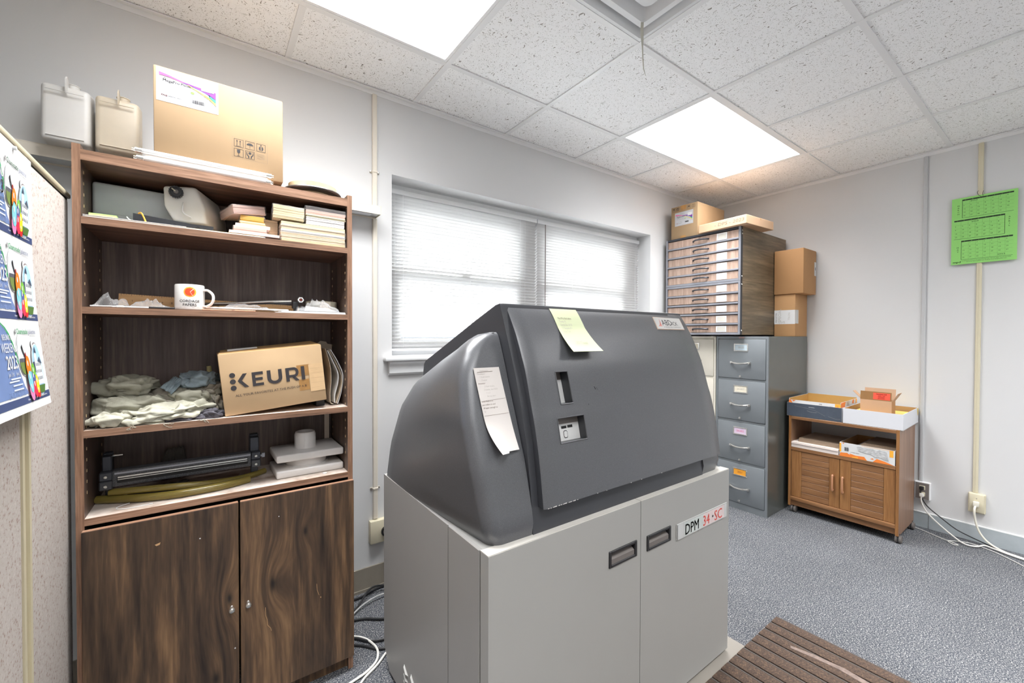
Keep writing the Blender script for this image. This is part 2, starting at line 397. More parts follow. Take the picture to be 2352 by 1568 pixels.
class Pl:
    """flat print on a surface: o origin, x and y directions (or a map function (u,v,off)->point)"""
    def __init__(s, mb, o=None, x=None, y=None, fn=None, off=.0005):
        s.mb = mb; s.off = off
        if fn: s.fn = fn
        else:
            o = Vector(o); x = Vector(x).normalized(); y = Vector(y).normalized(); n = x.cross(y)
            s.fn = lambda u, v, k: o+x*u+y*v+n*k
    def poly(s, pts, mat, k=1): s.mb.add([tuple(s.fn(u, v, s.off*k)) for u, v in pts], [tuple(range(len(pts)))], mat); return s
    def rect(s, a, b, c, d, mat, k=1): return s.poly([(a, b), (c, b), (c, d), (a, d)], mat, k)
    def frame(s, a, b, c, d, w_, mat, k=1):
        s.rect(a, b, c, b+w_, mat, k); s.rect(a, d-w_, c, d, mat, k); s.rect(a, b+w_, a+w_, d-w_, mat, k); s.rect(c-w_, b+w_, c, d-w_, mat, k); return s
    def disc(s, u, v, ru, rv, mat, k=1, n=24, a0=0, a1=2*math.pi):
        pts = [(u+ru*math.cos(a0+(a1-a0)*i/n), v+rv*math.sin(a0+(a1-a0)*i/n)) for i in range(n if a1-a0 > 6.2 else n+1)]
        return s.poly(pts, mat, k)
    def line(s, pts, w_, mat, k=1):
        for (a, b), (c, d) in zip(pts, pts[1:]):
            L = math.hypot(c-a, d-b) or 1e-9; nx, ny = -(d-b)/L*w_/2, (c-a)/L*w_/2
            s.poly([(a-nx, b-ny), (c-nx, d-ny), (c+nx, d+ny), (a+nx, b+ny)], mat, k)
        return s
    def text(s, txt, u, v, h, mat, k=1, sx=1, bold=0, al='l', ital=0):
        vs, fs = glyphs(txt, 0)
        if not vs: return s
        if bold > 0:      # heavier strokes: the same letters laid again a hair to each side
            q_ = h/.73*bold*.55
            for du, dv in ((-q_, 0), (q_, 0), (0, q_), (0, -q_)): s.text(txt, u+du, v+dv, h, mat, k, sx, 0, al, ital)
        x0 = min(p[0] for p in vs); x1 = max(p[0] for p in vs); q = h/.73
        sh = {'l': 0, 'c': -(x1+x0)/2, 'r': -x1}[al]
        s.mb.add([tuple(s.fn(u+(p[0]+sh)*q*sx+p[1]*q*ital, v+p[1]*q, s.off*k)) for p in vs], fs, mat); return s
    def scrawl(s, u, v, w_, h, mat, seed=0, k=1, lw=.0006):
        r = random.Random(seed); x = u; pts = []
        while x < u+w_:
            if r.random() < .16 and len(pts) > 2: s.line(pts, lw, mat, k); pts = []; x += h*.8
            pts.append((x, v+r.random()*h)); x += h*.32
        if len(pts) > 1: s.line(pts, lw, mat, k)
        return s
X3, Y3, Z3 = Vector((1, 0, 0)), Vector((0, 1, 0)), Vector((0, 0, 1))

# ------------------------------------------------------------------ room shell
CE = 1.2631; YA = 2.1758; XB = 4.0019; XW = -2.2; YS = -2.9
T = .6096; GX0 = .9051; GY0 = 1.1584
m = MB(); m.box((XW-.1, YS-.1, FL-.1), (XB+.1, YA+.24, FL), M_carpet); struct(m.build('floor'))
# back wall with the window opening
wx0, wx1, wz0, wz1 = .7856, 3.018, -.125, .8538
m = MB()
for a, b in (((XW, YA, FL), (wx0, YA+.22, CE+.06)), ((wx1, YA, FL), (XB+.1, YA+.22, CE+.06)), ((wx0, YA, FL), (wx1, YA+.22, wz0)), ((wx0, YA, wz1), (wx1, YA+.22, CE+.06))):
    m.box(a, b, M_wall)
struct(m.build('wall_back'))
m = MB(); m.box((XB, YS, FL), (XB+.1, YA, CE+.06), M_wall); struct(m.build('wall_right'))
m = MB(); m.box((XW-.1, YS, FL), (XW, YA+.22, CE+.06), M_wall2); struct(m.build('wall_left'))
m = MB(); m.box((XW-.1, YS-.1, FL), (XB+.1, YS, CE+.06), M_wall2); struct(m.build('wall_front'))
# ceiling: one piece above, tiles and grid below it
ce = sthing('ceiling', (1, 0, CE))
m = MB(); m.box((XW-.1, YS-.1, CE+.16), (XB+.1, YA+.22, CE+.2), M_wall); m.build('ceiling_deck', ce)
xs = [GX0+i*T for i in range(-6, 5)]; xs = [x for x in xs if XW < x < XB-.1]
ys = [GY0+T*1]+[GY0-j*T for j in range(0, 8)]; ys = sorted(y for y in ys if YS < y < YA-.1)
xe = [XW]+xs+[XB]; ye = [YS]+ys+[YA]
lights = [(GX0-2*T, GY0), (GX0+2*T, GY0), (GX0-2*T, GY0-3*T), (GX0+2*T, GY0-3*T), (GX0-2*T, GY0-5*T), (GX0+2*T, GY0-5*T)]  # after the pair in view: unseen panels added behind the camera as fill
vent = (GX0, GY0-T)
def inlight(cx, cy):
    for lx, ly in lights:
        if lx < cx < lx+2*T and ly < cy < ly+T: return True
    return vent[0] < cx < vent[0]+T and vent[1] < cy < vent[1]+T
tile_cache = {}
for i in range(len(xe)-1):
    for j in range(len(ye)-1):
        cx, cy = (xe[i]+xe[i+1])/2, (ye[j]+ye[j+1])/2
        if inlight(cx, cy): continue
        a, b = xe[i+1]-xe[i]-.008, ye[j+1]-ye[j]-.008; key = (round(a, 3), round(b, 3))
        if key not in tile_cache:
            m = MB(); m.M = Matrix.Translation((1, 0, CE)); m.box((-a/2, -b/2, .004), (a/2, b/2, .022), M_tile)
            o = m.build('ceiling_tile', ce); tile_cache[key] = o; o.location = (cx-1, cy, 0)
        else:
            o = tile_cache[key].copy(); C.objects.link(o); o.location = (cx-1, cy, 0)
for x in xs:
    cuts = sorted((ly, ly+T) for lx, ly in lights if abs(x-lx-T) < .1); a = YS; spans = []
    for c0, c1 in cuts: spans.append((a, c0-.0125)); a = c1+.0125
    spans.append((a, YA-.02)); m = MB()
    for a, b in spans:
        if b-a > .02: m.box((x-.0125, a, CE-.002), (x+.0125, b, CE+.003), M_grid); m.box((x-.004, a, CE+.003), (x+.004, b, CE+.03), M_grid)
    m.build('grid_bar', ce)
for y in ys:
    for i in range(len(xe)-1):
        cx = (xe[i]+xe[i+1])/2
        if any(lx < cx < lx+2*T and abs(y-ly-T/2) < .1 for lx, ly in lights): continue
        ea = 0 if any(abs(xe[i]-lx-T) < .1 and -.1 < y-ly < T+.1 for lx, ly in lights) else .0125; eb = 0 if any(abs(xe[i+1]-lx-T) < .1 and -.1 < y-ly < T+.1 for lx, ly in lights) else .0125
        m = MB(); m.box((xe[i]+ea, y-.0125, CE-.0015), (xe[i+1]-eb, y+.0125, CE+.003), M_grid); m.build('grid_bar', ce)
# mid-bar of each 2x4 light is absent in the photograph: cut by the fixture itself, which hangs a touch lower
m = MB()
m.box((XW, YA-.022, CE-.003), (XB, YA, CE+.001), M_grid); m.box((XW, YA-.003, CE-.024), (XB, YA, CE), M_grid); struct(m.build('trim_1'))
m = MB(); m.box((XB-.022, YS, CE-.003), (XB, YA-.022, CE+.001), M_grid); m.box((XB-.003, YS, CE-.024), (XB, YA-.022, CE), M_grid); struct(m.build('trim_2'))
# baseboards
m = MB(); m.box((XW, YA-.008, -1.325), (XB, YA, -1.2), M_basel); m.box((XW, YA-.014, FL), (XB, YA, FL+.014), M_basel); struct(m.build('baseboard_back'))
m = MB(); m.box((XB-.006, .628, FL), (XB, YA-.01, -1.215), M_baser); m.box((XB-.008, YS, FL), (XB, .624, -1.215), M_baser); m.box((XB-.009, YS, -1.219), (XB, YA-.01, -1.213), M_trimw)
struct(m.build('baseboard_right'))
for (y, z) in ((.664, -1.235), (.664, -1.275), (.585, -1.24)):
    pass
# ceiling lights: the pair in view, then the unseen added fill panels
for n_, (lx, ly) in enumerate(lights):
    lab = ['bright recessed ceiling light panel above the brown bookcase', 'bright recessed ceiling light panel in front of the window, nearer the flat file'][n_] if n_ < 2 else 'unseen fill light panel added behind the viewer, %s' % ('', '', 'left of the nearer pair', 'right of the nearer pair', 'left of the far pair', 'right of the far pair')[n_]
    t = thing('ceiling_light', lab, 'ceiling light', (lx+T, ly+T/2, CE+.004), 'recessed ceiling light panels')
    x0, x1, y0, y1 = lx+.012, lx+2*T-.012, ly+.012, ly+T-.012
    m = MB()
    for a, b in (((x0, y0, CE), (x1, y0+.014, CE+.012)), ((x0, y1-.014, CE), (x1, y1, CE+.012)), ((x0, y0+.014, CE), (x0+.014, y1-.014, CE+.012)), ((x1-.014, y0+.014, CE), (x1, y1-.014, CE+.012))):
        m.box(a, b, M_grid)
    m.build('frame', t)
    m = MB(); m.box((x0+.014, y0+.014, CE+.005), (x1-.014, y1-.014, CE+.008), M_emit); m.build('diffuser', t)
# air diffuser
t = thing('air_vent', 'square white metal air diffuser with nested louvres in the ceiling', 'air vent', (vent[0]+T/2, vent[1]+T/2, CE+.004))
vc = Vector((vent[0]+T/2, vent[1]+T/2, 0)); M_vent = plain('white_vent_enamel', S(222, 223, 224), .4, var=.01)
def sqring(prof, mat, rc=.03, name='louvre'):
    m = MB(); vs = []; k = 6; n = 4*(k+1)
    for (h, z) in prof:
        r_ = min(rc, h*.6)
        for q in range(4):
            for i in range(k+1):
                a = math.pi/2*q+math.pi/2*i/k
                cx = (h-r_)*(1 if q in (0, 3) else -1); cy = (h-r_)*(1 if q in (0, 1) else -1)
                vs.append((vc.x+cx+r_*math.cos(a), vc.y+cy+r_*math.sin(a), z))
    fs = [(i*n+j, i*n+(j+1) % n, (i+1)*n+(j+1) % n, (i+1)*n+j) for i in range(len(prof)-1) for j in range(n)]
    m.add(vs, fs, mat, True); return m.build(name, t)
sqring([(.292, CE+.004), (.292, CE), (.278, CE), (.276, CE+.004), (.262, CE+.055), (.262, CE+.09)], M_vent, .006, 'outer_frame')
sqring([(.252, CE+.03), (.238, CE+.0), (.215, CE+.0), (.205, CE+.01), (.18, CE+.07), (.19, CE+.075), (.222, CE+.01), (.252, CE+.03)], M_vent, .012)
sqring([(.17, CE+.03), (.16, CE-.002), (.138, CE-.002), (.128, CE+.01), (.105, CE+.07), (.115, CE+.075), (.144, CE+.01), (.17, CE+.03)], M_vent, .03)
sqring([(.095, CE+.03), (.085, CE-.004), (.06, CE-.004), (.05, CE+.01), (.03, CE+.06), (.04, CE+.07), (.07, CE+.01), (.095, CE+.03)], M_vent, .03)
m = MB(); m.box((vc.x-.27, vc.y-.27, CE+.092), (vc.x+.27, vc.y+.27, CE+.1), M_vent); m.build('back_pan', t)
# ribbon hanging from the vent corner
m = MB(); P0 = Vector((1.416, 1.066, 1.262)); W_ = R0*.0058
pts = [(0, 0, 1), (-.002, -.03, 1.05), (0, -.07, .9), (.001, -.10, .45), (.003, -.15, .4), (.006, -.185, .35), (.014, -.212, .15)]
vs = []
for dx, dz, ww in pts: vs += [tuple(P0+R0*dx+Z3*dz-W_*ww), tuple(P0+R0*dx+Z3*dz+W_*ww)]
vs += [tuple(Vector(p)+F*.0008) for p in vs]
n = len(pts); fs = [(2*i, 2*i+1, 2*i+3, 2*i+2) for i in range(n-1)]+[(2*n+2*i, 2*n+2*i+2, 2*n+2*i+3, 2*n+2*i+1) for i in range(n-1)]
fs += [(2*i, 2*i+2, 2*n+2*i+2, 2*n+2*i) for i in range(n-1)]+[(2*i+1, 2*n+2*i+1, 2*n+2*i+3, 2*i+3) for i in range(n-1)]
m.add(vs, fs, plain('old_tape', S(206, 204, 192), .7), True)
tag(m.build('ribbon'), 'thin off-white ribbon dangling from the corner of the ceiling air vent', 'ribbon')

# ------------------------------------------------------------------ window, blinds, outside
YF = YA+.17
sthing_w = []
for k, (a, b) in enumerate(((wx0, 1.84), (1.84, wx1))):
    t = sthing('window_%d' % (k+1), ((a+b)/2, YF, wz0)); z0, z1, zm = wz0, wz1, .345; jl = .05 if k == 0 else .085; jr = .085 if k == 0 else .165
    m = MB(); m.box((a, YF-.03, z0), (a+jl, YF+.04, z1), M_trimw); m.box((b-jr, YF-.03, z0), (b, YF+.04, z1), M_trimw)
    m.box((a+jl, YF-.03, z1-.09), (b-jr, YF+.04, z1), M_trimw); m.box((a+jl, YF-.03, z0), (b-jr, YF+.04, z0+.05), M_trimw); m.build('window_frame', t)
    for nm, yy, q0, q1 in (('upper_sash', YF+.012, zm-.02, z1-.09), ('lower_sash', YF-.02, z0+.05, zm+.025)):
        m = MB(); f = .04; x0, x1 = a+jl+.001, b-jr-.001; y0, y1 = yy-.012, yy+.012
        m.box((x0, y0, q0), (x0+f, y1, q1), M_trimw); m.box((x1-f, y0, q0), (x1, y1, q1), M_trimw)
        m.box((x0+f, y0, q0), (x1-f, y1, q0+f), M_trimw); m.box((x0+f, y0, q1-f), (x1-f, y1, q1), M_trimw)
        s_ = m.build(nm, t)
        m = MB(); m.box((x0+f, yy-.002, q0+f), (x1-f, yy+.002, q1-f), M_glass); m.build('pane', s_)
    m = MB(); m.box(((a+b)/2-.03, YF-.04, zm+.022), ((a+b)/2+.03, YF-.015, zm+.034), M_chrome, .004); m.build('sash_lock', t)
t = sthing('trim_3', (1.9, YA, wz0))
m = MB(); m.box((.737, YA-.045, -.135), (3.06, YF-.03, -.112), M_trimw, .006, 2); m.build('sill_board', t)
m = MB(); m.prism([(.765, YA-.028, -.135), (.765, YA-.028, -.15), (.765, YA-.02, -.165), (.765, YA-.018, -.2), (.765, YA-.008, -.212), (.765, YA, -.212), (.765, YA, -.135)], (2.27, 0, 0), M_trimw); m.build('apron', t)
m = MB(); m.box((.745, YA-.05, wz1-.0), (.746, YA-.049, wz1+.001), M_trimw)
YBL = YA+.118
for k, (a, b, tilt) in enumerate(((.792, 1.868, 34), (1.874, 3.008, 40))):
    lab = ('wide white horizontal blind over the left part of the window, above the dark hood', 'narrower white horizontal blind on the right part of the window, with tilt wand')[k]
    t = thing('window_blind', lab, 'window blind', ((a+b)/2, YBL, -.07), 'white window blinds')
    m = MB(); m.box((a, YBL-.014, .792), (b, YBL+.014, .822), M_trimw, .003); m.build('headrail', t)
    m = MB(); m.box((a+.004, YBL-.01, -.088), (b-.004, YBL+.012, -.074), M_trimw, .003); m.build('bottom_rail', t)
    z = .782; N_ = 43; dz = (.782+.062)/(N_-1)
    def slat(z, ang):
        m = MB(); pts = []
        for i in range(5):
            u = -1+i*.5; yy = u*.0125; zz = .0022*(1-u*u)
            ca, sa = math.cos(ang), math.sin(ang); pts.append((yy*ca-zz*sa, yy*sa+zz*ca))
        vs = [(x, YBL+p, z+q) for x in (a+.003, b-.003) for p, q in pts]+[(x, YBL+p, z+q-.0006) for x in (a+.003, b-.003) for p, q in pts]
        fs = [(i, i+1, 5+i+1, 5+i) for i in range(4)]+[(10+i, 15+i, 15+i+1, 10+i+1) for i in range(4)]+[(0, 5, 15, 10), (4, 14, 19, 9)]
        m.add(vs, fs, M_blind, True); return m
    s0 = slat(z, math.radians(-tilt)).build('slat', t)
    for i in range(1, N_):
        c = s0.copy(); C.objects.link(c); c.location = (0, random.uniform(-.0006, .0006), -dz*i); c.rotation_euler = (0, 0, 0)
    for fx in ((.045, .09, .5, .86, .9) if k == 0 else (.06, .3, .95)):
        x = a+(b-a)*fx
        m = MB(); m.tube([(x, YBL-.0145, .792), (x, YBL-.0145, -.08)], .0007, M_trimw, 5); m.build('ladder_cord', t)
    if k == 1:
        m = MB(); m.tube([(a+.065, YBL-.02, .79), (a+.063, YBL-.021, .2)], .0035, plain('clear_grey_wand', S(150, 140, 138), .2), 8); m.build('tilt_wand', t)
m = MB(); m.box((-3, YF+1, FL-1.0), (8, 14, FL-.9), plain('pale_concrete', S(236, 236, 234), .9)); struct(m.build('ground_outside'))
t = thing('neighbouring_building', 'pale building seen through the window blinds', 'building', (1.5, 8, FL-.9))
m = MB(); m.box((-1.5, 7.5, FL-.9), (5.5, 9, .55), plain('pale_siding', S(214, 216, 218), .8)); m.build('wall', t)
m = MB(); m.box((-1.6, 7.3, .55), (5.6, 9.1, .68), plain('grey_fascia', S(150, 152, 156), .8)); m.build('roof', t)
for x in (.2, 2.0, 3.6):
    m = MB(); m.box((x, 7.46, -.9), (x+.9, 7.5, .05), plain('dark_outdoor_glass', S(90, 96, 104), .2)); m.build('window', t)
t = thing('deck_railing', 'white railing outside, low in the left window', 'railing', (1.0, 3.6, FL-.9))
m = MB(); m.box((.2, 3.57, -.12), (2.2, 3.62, -.08), M_trimw); m.build('top_rail', t)
for i in range(6):
    m = MB(); m.box((.3+i*.34, 3.58, FL-.9), (.36+i*.34, 3.61, -.12), M_trimw); m.build('post', t)
m = MB(); m.box((1.5, 3.9, FL-.9), (3.2, 4.6, .0), plain('dark_utility_box', S(92, 94, 98), .7)); tag(m.build('utility_box'), 'long dark box outside behind the white railing', 'utility box')

# ------------------------------------------------------------------ surface conduits, wall channel, outlets
def conduit_back():
    t = thing('cable_raceway', 'cream painted surface conduit running down the window wall beside the bookcase', 'conduit', (.692, YA, -.96))
    m = MB(); m.box((.681, YA-.017, .652), (.704, YA, CE-.024), M_cream, .003); m.build('raceway', t, 'upper length above the wall channel')
    m = MB(); m.box((.681, YA-.017, -.955), (.704, YA, .602), M_cream, .003); m.build('raceway', t)
    for z in (.842, -.795):
        m = MB(); m.box((.668, YA-.004, z-.005), (.718, YA, z+.005), M_cream); m.box((.679, YA-.02, z-.005), (.706, YA-.004, z+.005), M_cream, .002)
        c = m.build('strap', t)
        m = MB()
        for x in (.672, .713): m.lathe([(0, -.004), (.0045, -.003), (.0045, 0)], M_chrome, (x, YA-.004, z), 'y', 10)
        m.build('screw', c)
conduit_back()
t = thing('outlet_box', 'ivory surface outlet box on the window wall between bookcase and machine', 'outlet', (.72, YA, -1.07))
m = MB(); m.box((.66, YA-.035, -1.075), (.775, YA, -.958), M_ivory, .004, 2); m.build('box_body', t)
m = MB(); m.lathe([(.024, -.004), (.026, -.01), (.026, 0)], M_blackp, (.74, YA-.035, -1.02), 'y', 20); m.lathe([(0, -.008), (.024, -.008)], M_blackp, (.74, YA-.035, -1.02), 'y', 20); m.build('receptacle', t)
t = thing('power_plug', 'round grey plug with silver face in the ivory outlet box beside the machine', 'plug', (.74, YA-.05, -1.035))
m = MB(); m.lathe([(0, -.04), (.013, -.038), (.017, -.03), (.018, 0)], M_ss, (.74, YA-.045, -1.02), 'y', 18); m.build('plug_body', t)
m = MB(); m.tube([(.74, YA-.08, -1.02), (.75, YA-.1, -1.06), (.75, YA-.09, -1.2), (.755, YA-.06, -1.306)], .005, M_blackp); m.build('cord', t)
# channel on the wall behind the bookcase
t = thing('wall_channel', 'long cream metal wall channel behind the bookcase with open underside', 'wall channel', (-.4, YA, .604))
m = MB(); x0, x1 = -1.6, .70
m.box((x0, 2.09, .606), (x1-.003, 2.093, .645), M_cream); m.box((x0, 2.0895, .645), (x1-.003, 2.172, .648), M_cream); m.box((x1-.003, 2.09, .606), (x1, YA, .648), M_ivory); m.box((x0, 2.172, .604), (x1, YA, .648), M_cream); m.build('channel_body', t)
m = MB(); m.box((x0, 2.095, .610), (x1-.004, 2.171, .612), plain('grey_channel_underside', S(206, 208, 208), .3)); m.build('underside', t)
m = MB(); m.box((.55, 2.11, .6075), (.66, 2.15, .6095), M_trimw); m.build('underside_label', t)
# right wall raceways
def race(y0, y1, mat, lab, z0):
    m = MB(); m.box((XB-.014, y0, z0), (XB, y1, CE-.024), mat, .003); m.box((XB-.016, (y0+y1)/2-.0012, z0), (XB-.0135, (y0+y1)/2+.0012, CE-.024), mat)
    o = tag(m.build('cable_raceway'), lab, 'conduit'); return o
race(.655, .676, plain('painted_raceway', S(198, 199, 200), .6, var=.01), 'wall-coloured vertical raceway above the grey outlet by the wooden cart', -1.0)
race(.400, .424, M_ivory, 'ivory vertical raceway passing behind the green calendar', -1.004)
t = thing('outlet', 'grey metal outlet plate in a white box, partly behind the wooden cart', 'outlet', (XB, .653, -1.12))
m = MB(); m.box((XB-.03, .615, -1.12), (XB, .695, -1.0), M_trimw, .003); m.build('box_body', t)
m = MB(); m.box((XB-.032, .621, -1.116), (XB-.03, .689, -1.006), M_ss); m.build('cover_plate', t)
for z in (-1.038, -1.082):
    m = MB(); m.box((XB-.037, .640, z-.014), (XB-.032, .670, z+.014), M_ivory, .006, 3); m.build('receptacle', t)
t = thing('outlet', 'ivory outlet box under the green calendar', 'outlet', (XB, .403, -1.13))
m = MB(); m.box((XB-.028, .365, -1.128), (XB, .441, -1.004), M_ivory, .004); m.build('box_body', t)
m = MB(); m.box((XB-.032, .371, -1.122), (XB-.027, .435, -1.010), M_ivory, .004, 2); m.lathe([(0, -.001), (.003, 0)], M_ss, (XB-.033, .403, -1.035), 'x', 8); m.build('cover_plate', t)
def plug(lab, y, z, mat, pts, r, x=XB-.037, big=1):
    t = thing('plug_cord', lab, 'cord', (x, y, z))
    m = MB(); m.box((x-.022*big, y-.011*big, z-.013*big), (x, y+.011*big, z+.012*big), mat, .005, 2); m.build('plug', t)
    m = MB(); m.tube([(x-.016, y, z-.008)]+pts, r, mat, 8, sub=6); m.build('cord', t)
fz = FL+.008
plug('black power cord from the upper socket of the grey outlet, lying along the wall', .655, -1.038, M_blackp,
     [(XB-.05, .66, -1.08), (XB-.045, .63, -1.15), (XB-.045, .56, -1.21), (XB-.04, .49, -1.262), (XB-.05, .42, -1.285), (XB-.05, .34, -1.308), (XB-.07, .28, fz), (XB-.1, .2, fz), (XB-.12, .1, fz), (XB-.15, -.3, fz)], .0035)
M_wc = plain('white_cord', S(222, 220, 214), .4, var=.01)
plug('white power cord from the lower socket of the grey outlet', .655, -1.085, M_wc,
     [(XB-.05, .655, -1.13), (XB-.045, .632, -1.19), (XB-.05, .58, -1.245), (XB-.1, .5, -1.29), (3.868, .44, fz), (3.87, .39, fz+.004), (3.93, .362, fz+.004), (3.92, .32, fz+.002), (3.88, .2, fz), (3.84, -.1, fz)], .0048)
plug('thick off-white cord hanging from the ivory outlet under the calendar', .404, -1.066, plain('offwhite_cord', S(226, 222, 208), .4, var=.01),
     [(XB-.075, .408, -1.1), (XB-.07, .402, -1.17), (XB-.065, .385, -1.235), (XB-.06, .35, -1.285), (3.93, .29, fz), (3.90, .22, fz), (3.87, .1, fz), (3.85, -.2, fz)], .0058, XB-.032, 1.25)
m = MB(); m.tube([(XB-.05, .74, fz-.003), (3.93, .66, fz-.003), (3.862, .54, fz-.003), (3.846, .49, fz-.003), (3.825, .463, fz-.003), (3.812, .485, fz-.003), (3.84, .51, fz), (3.885, .48, fz-.003), (3.92, .42, fz-.003), (3.89, .33, fz-.003), (3.82, .24, fz-.003), (3.77, .19, fz-.003), (3.6, 0, fz-.003)], .0022, M_wc, 6, sub=8)
tag(m.build('thin_cable'), 'thin pale cable with a small loop on the carpet by the right wall', 'cable')
# cables on the carpet between bookcase and machine
cabs = [('black cable', 'thick black cable nearest the wall behind the machine', M_blackp, .006, [(.2, 2.12, fz), (.45, 2.13, fz), (.6, 2.12, fz), (.72, 2.15, fz), (.9, 2.1, fz)]),
        ('black cable', 'black cable arching out of the tangle next to the baseboard', M_blackp, .005, [(.4, 1.9, fz), (.56, 2.03, fz+.01), (.66, 2.12, fz+.03), (.78, 2.1, fz+.01), (1.0, 2.0, fz)]),
        ('grey cable', 'light grey cable crossing the black ones behind the machine', plain('grey_cord', S(170, 170, 168), .4), .004, [(.5, 1.98, fz), (.6, 2.04, fz+.012), (.72, 2.06, fz+.012), (.9, 1.98, fz)]),
        ('black cable', 'black cable lying straight across the middle of the carpet gap', M_blackp, .006, [(.2, 2.0, fz), (.42, 1.99, fz), (.56, 1.955, fz), (.66, 1.89, fz), (.9, 1.8, fz)]),
        ('black cable', 'black cable curving low in the carpet gap, above the white ones', M_blackp, .0055, [(.3, 1.9, fz), (.48, 1.86, fz), (.55, 1.79, fz), (.64, 1.76, fz), (.9, 1.72, fz)]),
        ('black cable', 'lower black cable partly under the white loop', M_blackp, .0055, [(.35, 1.9, fz-.002), (.5, 1.80, fz-.002), (.57, 1.725, fz-.002), (.66, 1.7, fz-.002), (.9, 1.66, fz)]),
        ('white cable', 'white cable in a wide loop beside the bookcase foot', M_wc, .0045, [(.3, 1.95, fz), (.5, 1.86, fz), (.555, 1.755, fz+.003), (.545, 1.68, fz), (.49, 1.635, fz), (.4, 1.61, fz), (.2, 1.55, fz)]),
        ('white cable', 'second white cable running forward out of the picture', M_wc, .0045, [(.7, 1.75, fz-.002), (.6, 1.70, fz-.002), (.53, 1.645, fz-.002), (.46, 1.6, fz-.002), (.38, 1.5, fz-.002), (.3, 1.3, fz-.002)])]
for nm, lab, mt, r_, pts in cabs:
    m = MB(); m.tube(pts, r_, mt, 8, sub=6); tag(m.build('floor_cable'), lab, 'cable', 'cables on the carpet beside the bookcase')

# ------------------------------------------------------------------ calendar
t = thing('wall_calendar', 'lime green three-month wall calendar, March to May 2023, on the right wall', 'calendar', (XB-.018, .397, .475))
yl, yr, zb, zt_ = .537, .258, .475, .907
m = MB(); m.box((XB-.0185, yr, zb), (XB-.0165, yl, zt_), M_cal); m.build('card', t)
m = MB(); p = Pl(m, (XB-.0185, yl, zb), -Y3, Z3)
def month(u0, u1, v0, v1, days, off, yr_u, yr_v, side):
    p.rect(u0, v1-.009, u1, v1, M_calink, 1); cw = (u1-u0)/7; rh = (v1-.009-v0)/5
    for i in range(7): p.text('SMTWTFS'[i], u0+(i+.45)*cw, v1-.0068, .0045, M_cal, 2, al='c')
    for i in range(1, 7): p.rect(u0+i*cw-.0003, v0, u0+i*cw+.0003, v1-.009, M_calline)
    for i in range(1, 5): p.rect(u0, v0+i*rh-.0003, u1, v0+i*rh+.0003, M_calline)
    p.rect(u0, v0-.0008, u1, v0+.0008, M_calink)
    if side == 'l': p.rect(u0-.0012, v0, u0+.0006, v1, M_calink)
    else: p.rect(u1-.0006, v0, u1+.0012, v1, M_calink)
    for d in range(1, days+1):
        c = (off+d-1) % 7; r_ = (off+d-1)//7
        if r_ > 4: c, r_ = c, 4
        p.text(str(d), u0+c*cw+.004, v1-.009-(r_)*rh-.0085-.003, .0065, M_calink, sx=1.1)
    p.text('2023', yr_u, yr_v, .009, M_calink, sx=1.3)
month(.048, .263, .301, .420, 31, 3, .082, .4, 'l')
month(.012, .228, .165, .289, 29, 6, .088, .266, 'r')
month(.046, .262, .03, .153, 31, 1, .2, .038, 'l')
for s_, u, v in (('MARCH', .03, .378), ('APRIL', .247, .262), ('MAY', .03, .105)):
    for i, ch in enumerate(s_): p.text(ch, u, v-i*.0135, .0085, M_calink, al='c', sx=1.1)
p.text('mpd', .008, .01, .012, M_calink, bold=.03, sx=1.25)
p.text('Compliments of Meyers Printing & Design, Inc.  937.461.6000  Fax 937.461.6099', .046, .02, .0048, M_calink, sx=.98)
p.text('Visit us at: www.mpdink.com  or Email us at: info@mpdink.com', .068, .0125, .0048, M_calink)
m.build('printed_months', t, fix=False)
m = MB(); m.tube([(XB-.019, .41, .897), (XB-.03, .418, .905), (XB-.024, .425, .925), (XB-.017, .42, .935)], .0012, M_gund, 6); m.tube([(XB-.02, .4, .898), (XB-.026, .402, .912), (XB-.02, .398, .93)], .0012, M_gund, 6); m.build('hook', t)

# ------------------------------------------------------------------ partition and poster
t = thing('partition_panel', 'speckled beige fabric office partition with metal top rail at the left edge', 'partition', (-.36, .6, FL))
px = -.332
m = MB(); m.box((-.39, -1.2, FL+.03), (px, 1.345, .395), M_fabric, .004); m.build('fabric_panel', t)
m = MB(); m.box((-.39, 1.405, FL+.03), (px, 1.75, .395), M_fabric, .012, 3); m.build('fabric_panel', t)
m = MB(); m.box((-.392, 1.347, FL), (px-.004, 1.403, .395), M_creamt); m.box((px-.005, 1.349, FL), (px+.002, 1.362, .395), M_creamt); m.box((px-.005, 1.388, FL), (px+.002, 1.401, .395), M_creamt); m.build('post', t)
m = MB(); m.box((-.395, -1.2, .397), (px+.003, 1.76, .412), M_creamt, .004, 2); m.box((-.385, -1.2, .391), (px-.004, 1.755, .397), M_dark); m.build('top_rail', t)
m = MB(); m.box((-.39, -1.2, FL), (px, 1.345, FL+.028), M_creamt); m.box((-.39, 1.405, FL), (px, 1.75, FL+.028), M_creamt); m.build('base_rail', t)
t = thing('poster_sheet', 'poster of three repeated blue and white reunion flyers pinned to the partition', 'poster', (-.32, 1.2, -.16))
EDGE = 1.416
def pf(u, v, k):     # u back from the right edge, v height; the sheet swings away from the panel towards its foot
    s_ = max(0, (.25-v)/.41); off = .028*s_*s_
    return Vector((px+.004+off+k, EDGE+u, v))
m = MB(); nu, nv = 10, 24; vs = []
for k in (0, -.0004):
    for i in range(nu+1):
        for j in range(nv+1):
            vs.append(tuple(pf(-.6*i/nu, -.158+.55*j/nv, k)))
q = (nu+1)*(nv+1); fs = []
for i in range(nu):
    for j in range(nv):
        a = i*(nv+1)+j; fs.append((a, a+1, a+nv+2, a+nv+1)); fs.append((q+a, q+a+nv+1, q+a+nv+2, q+a+1))
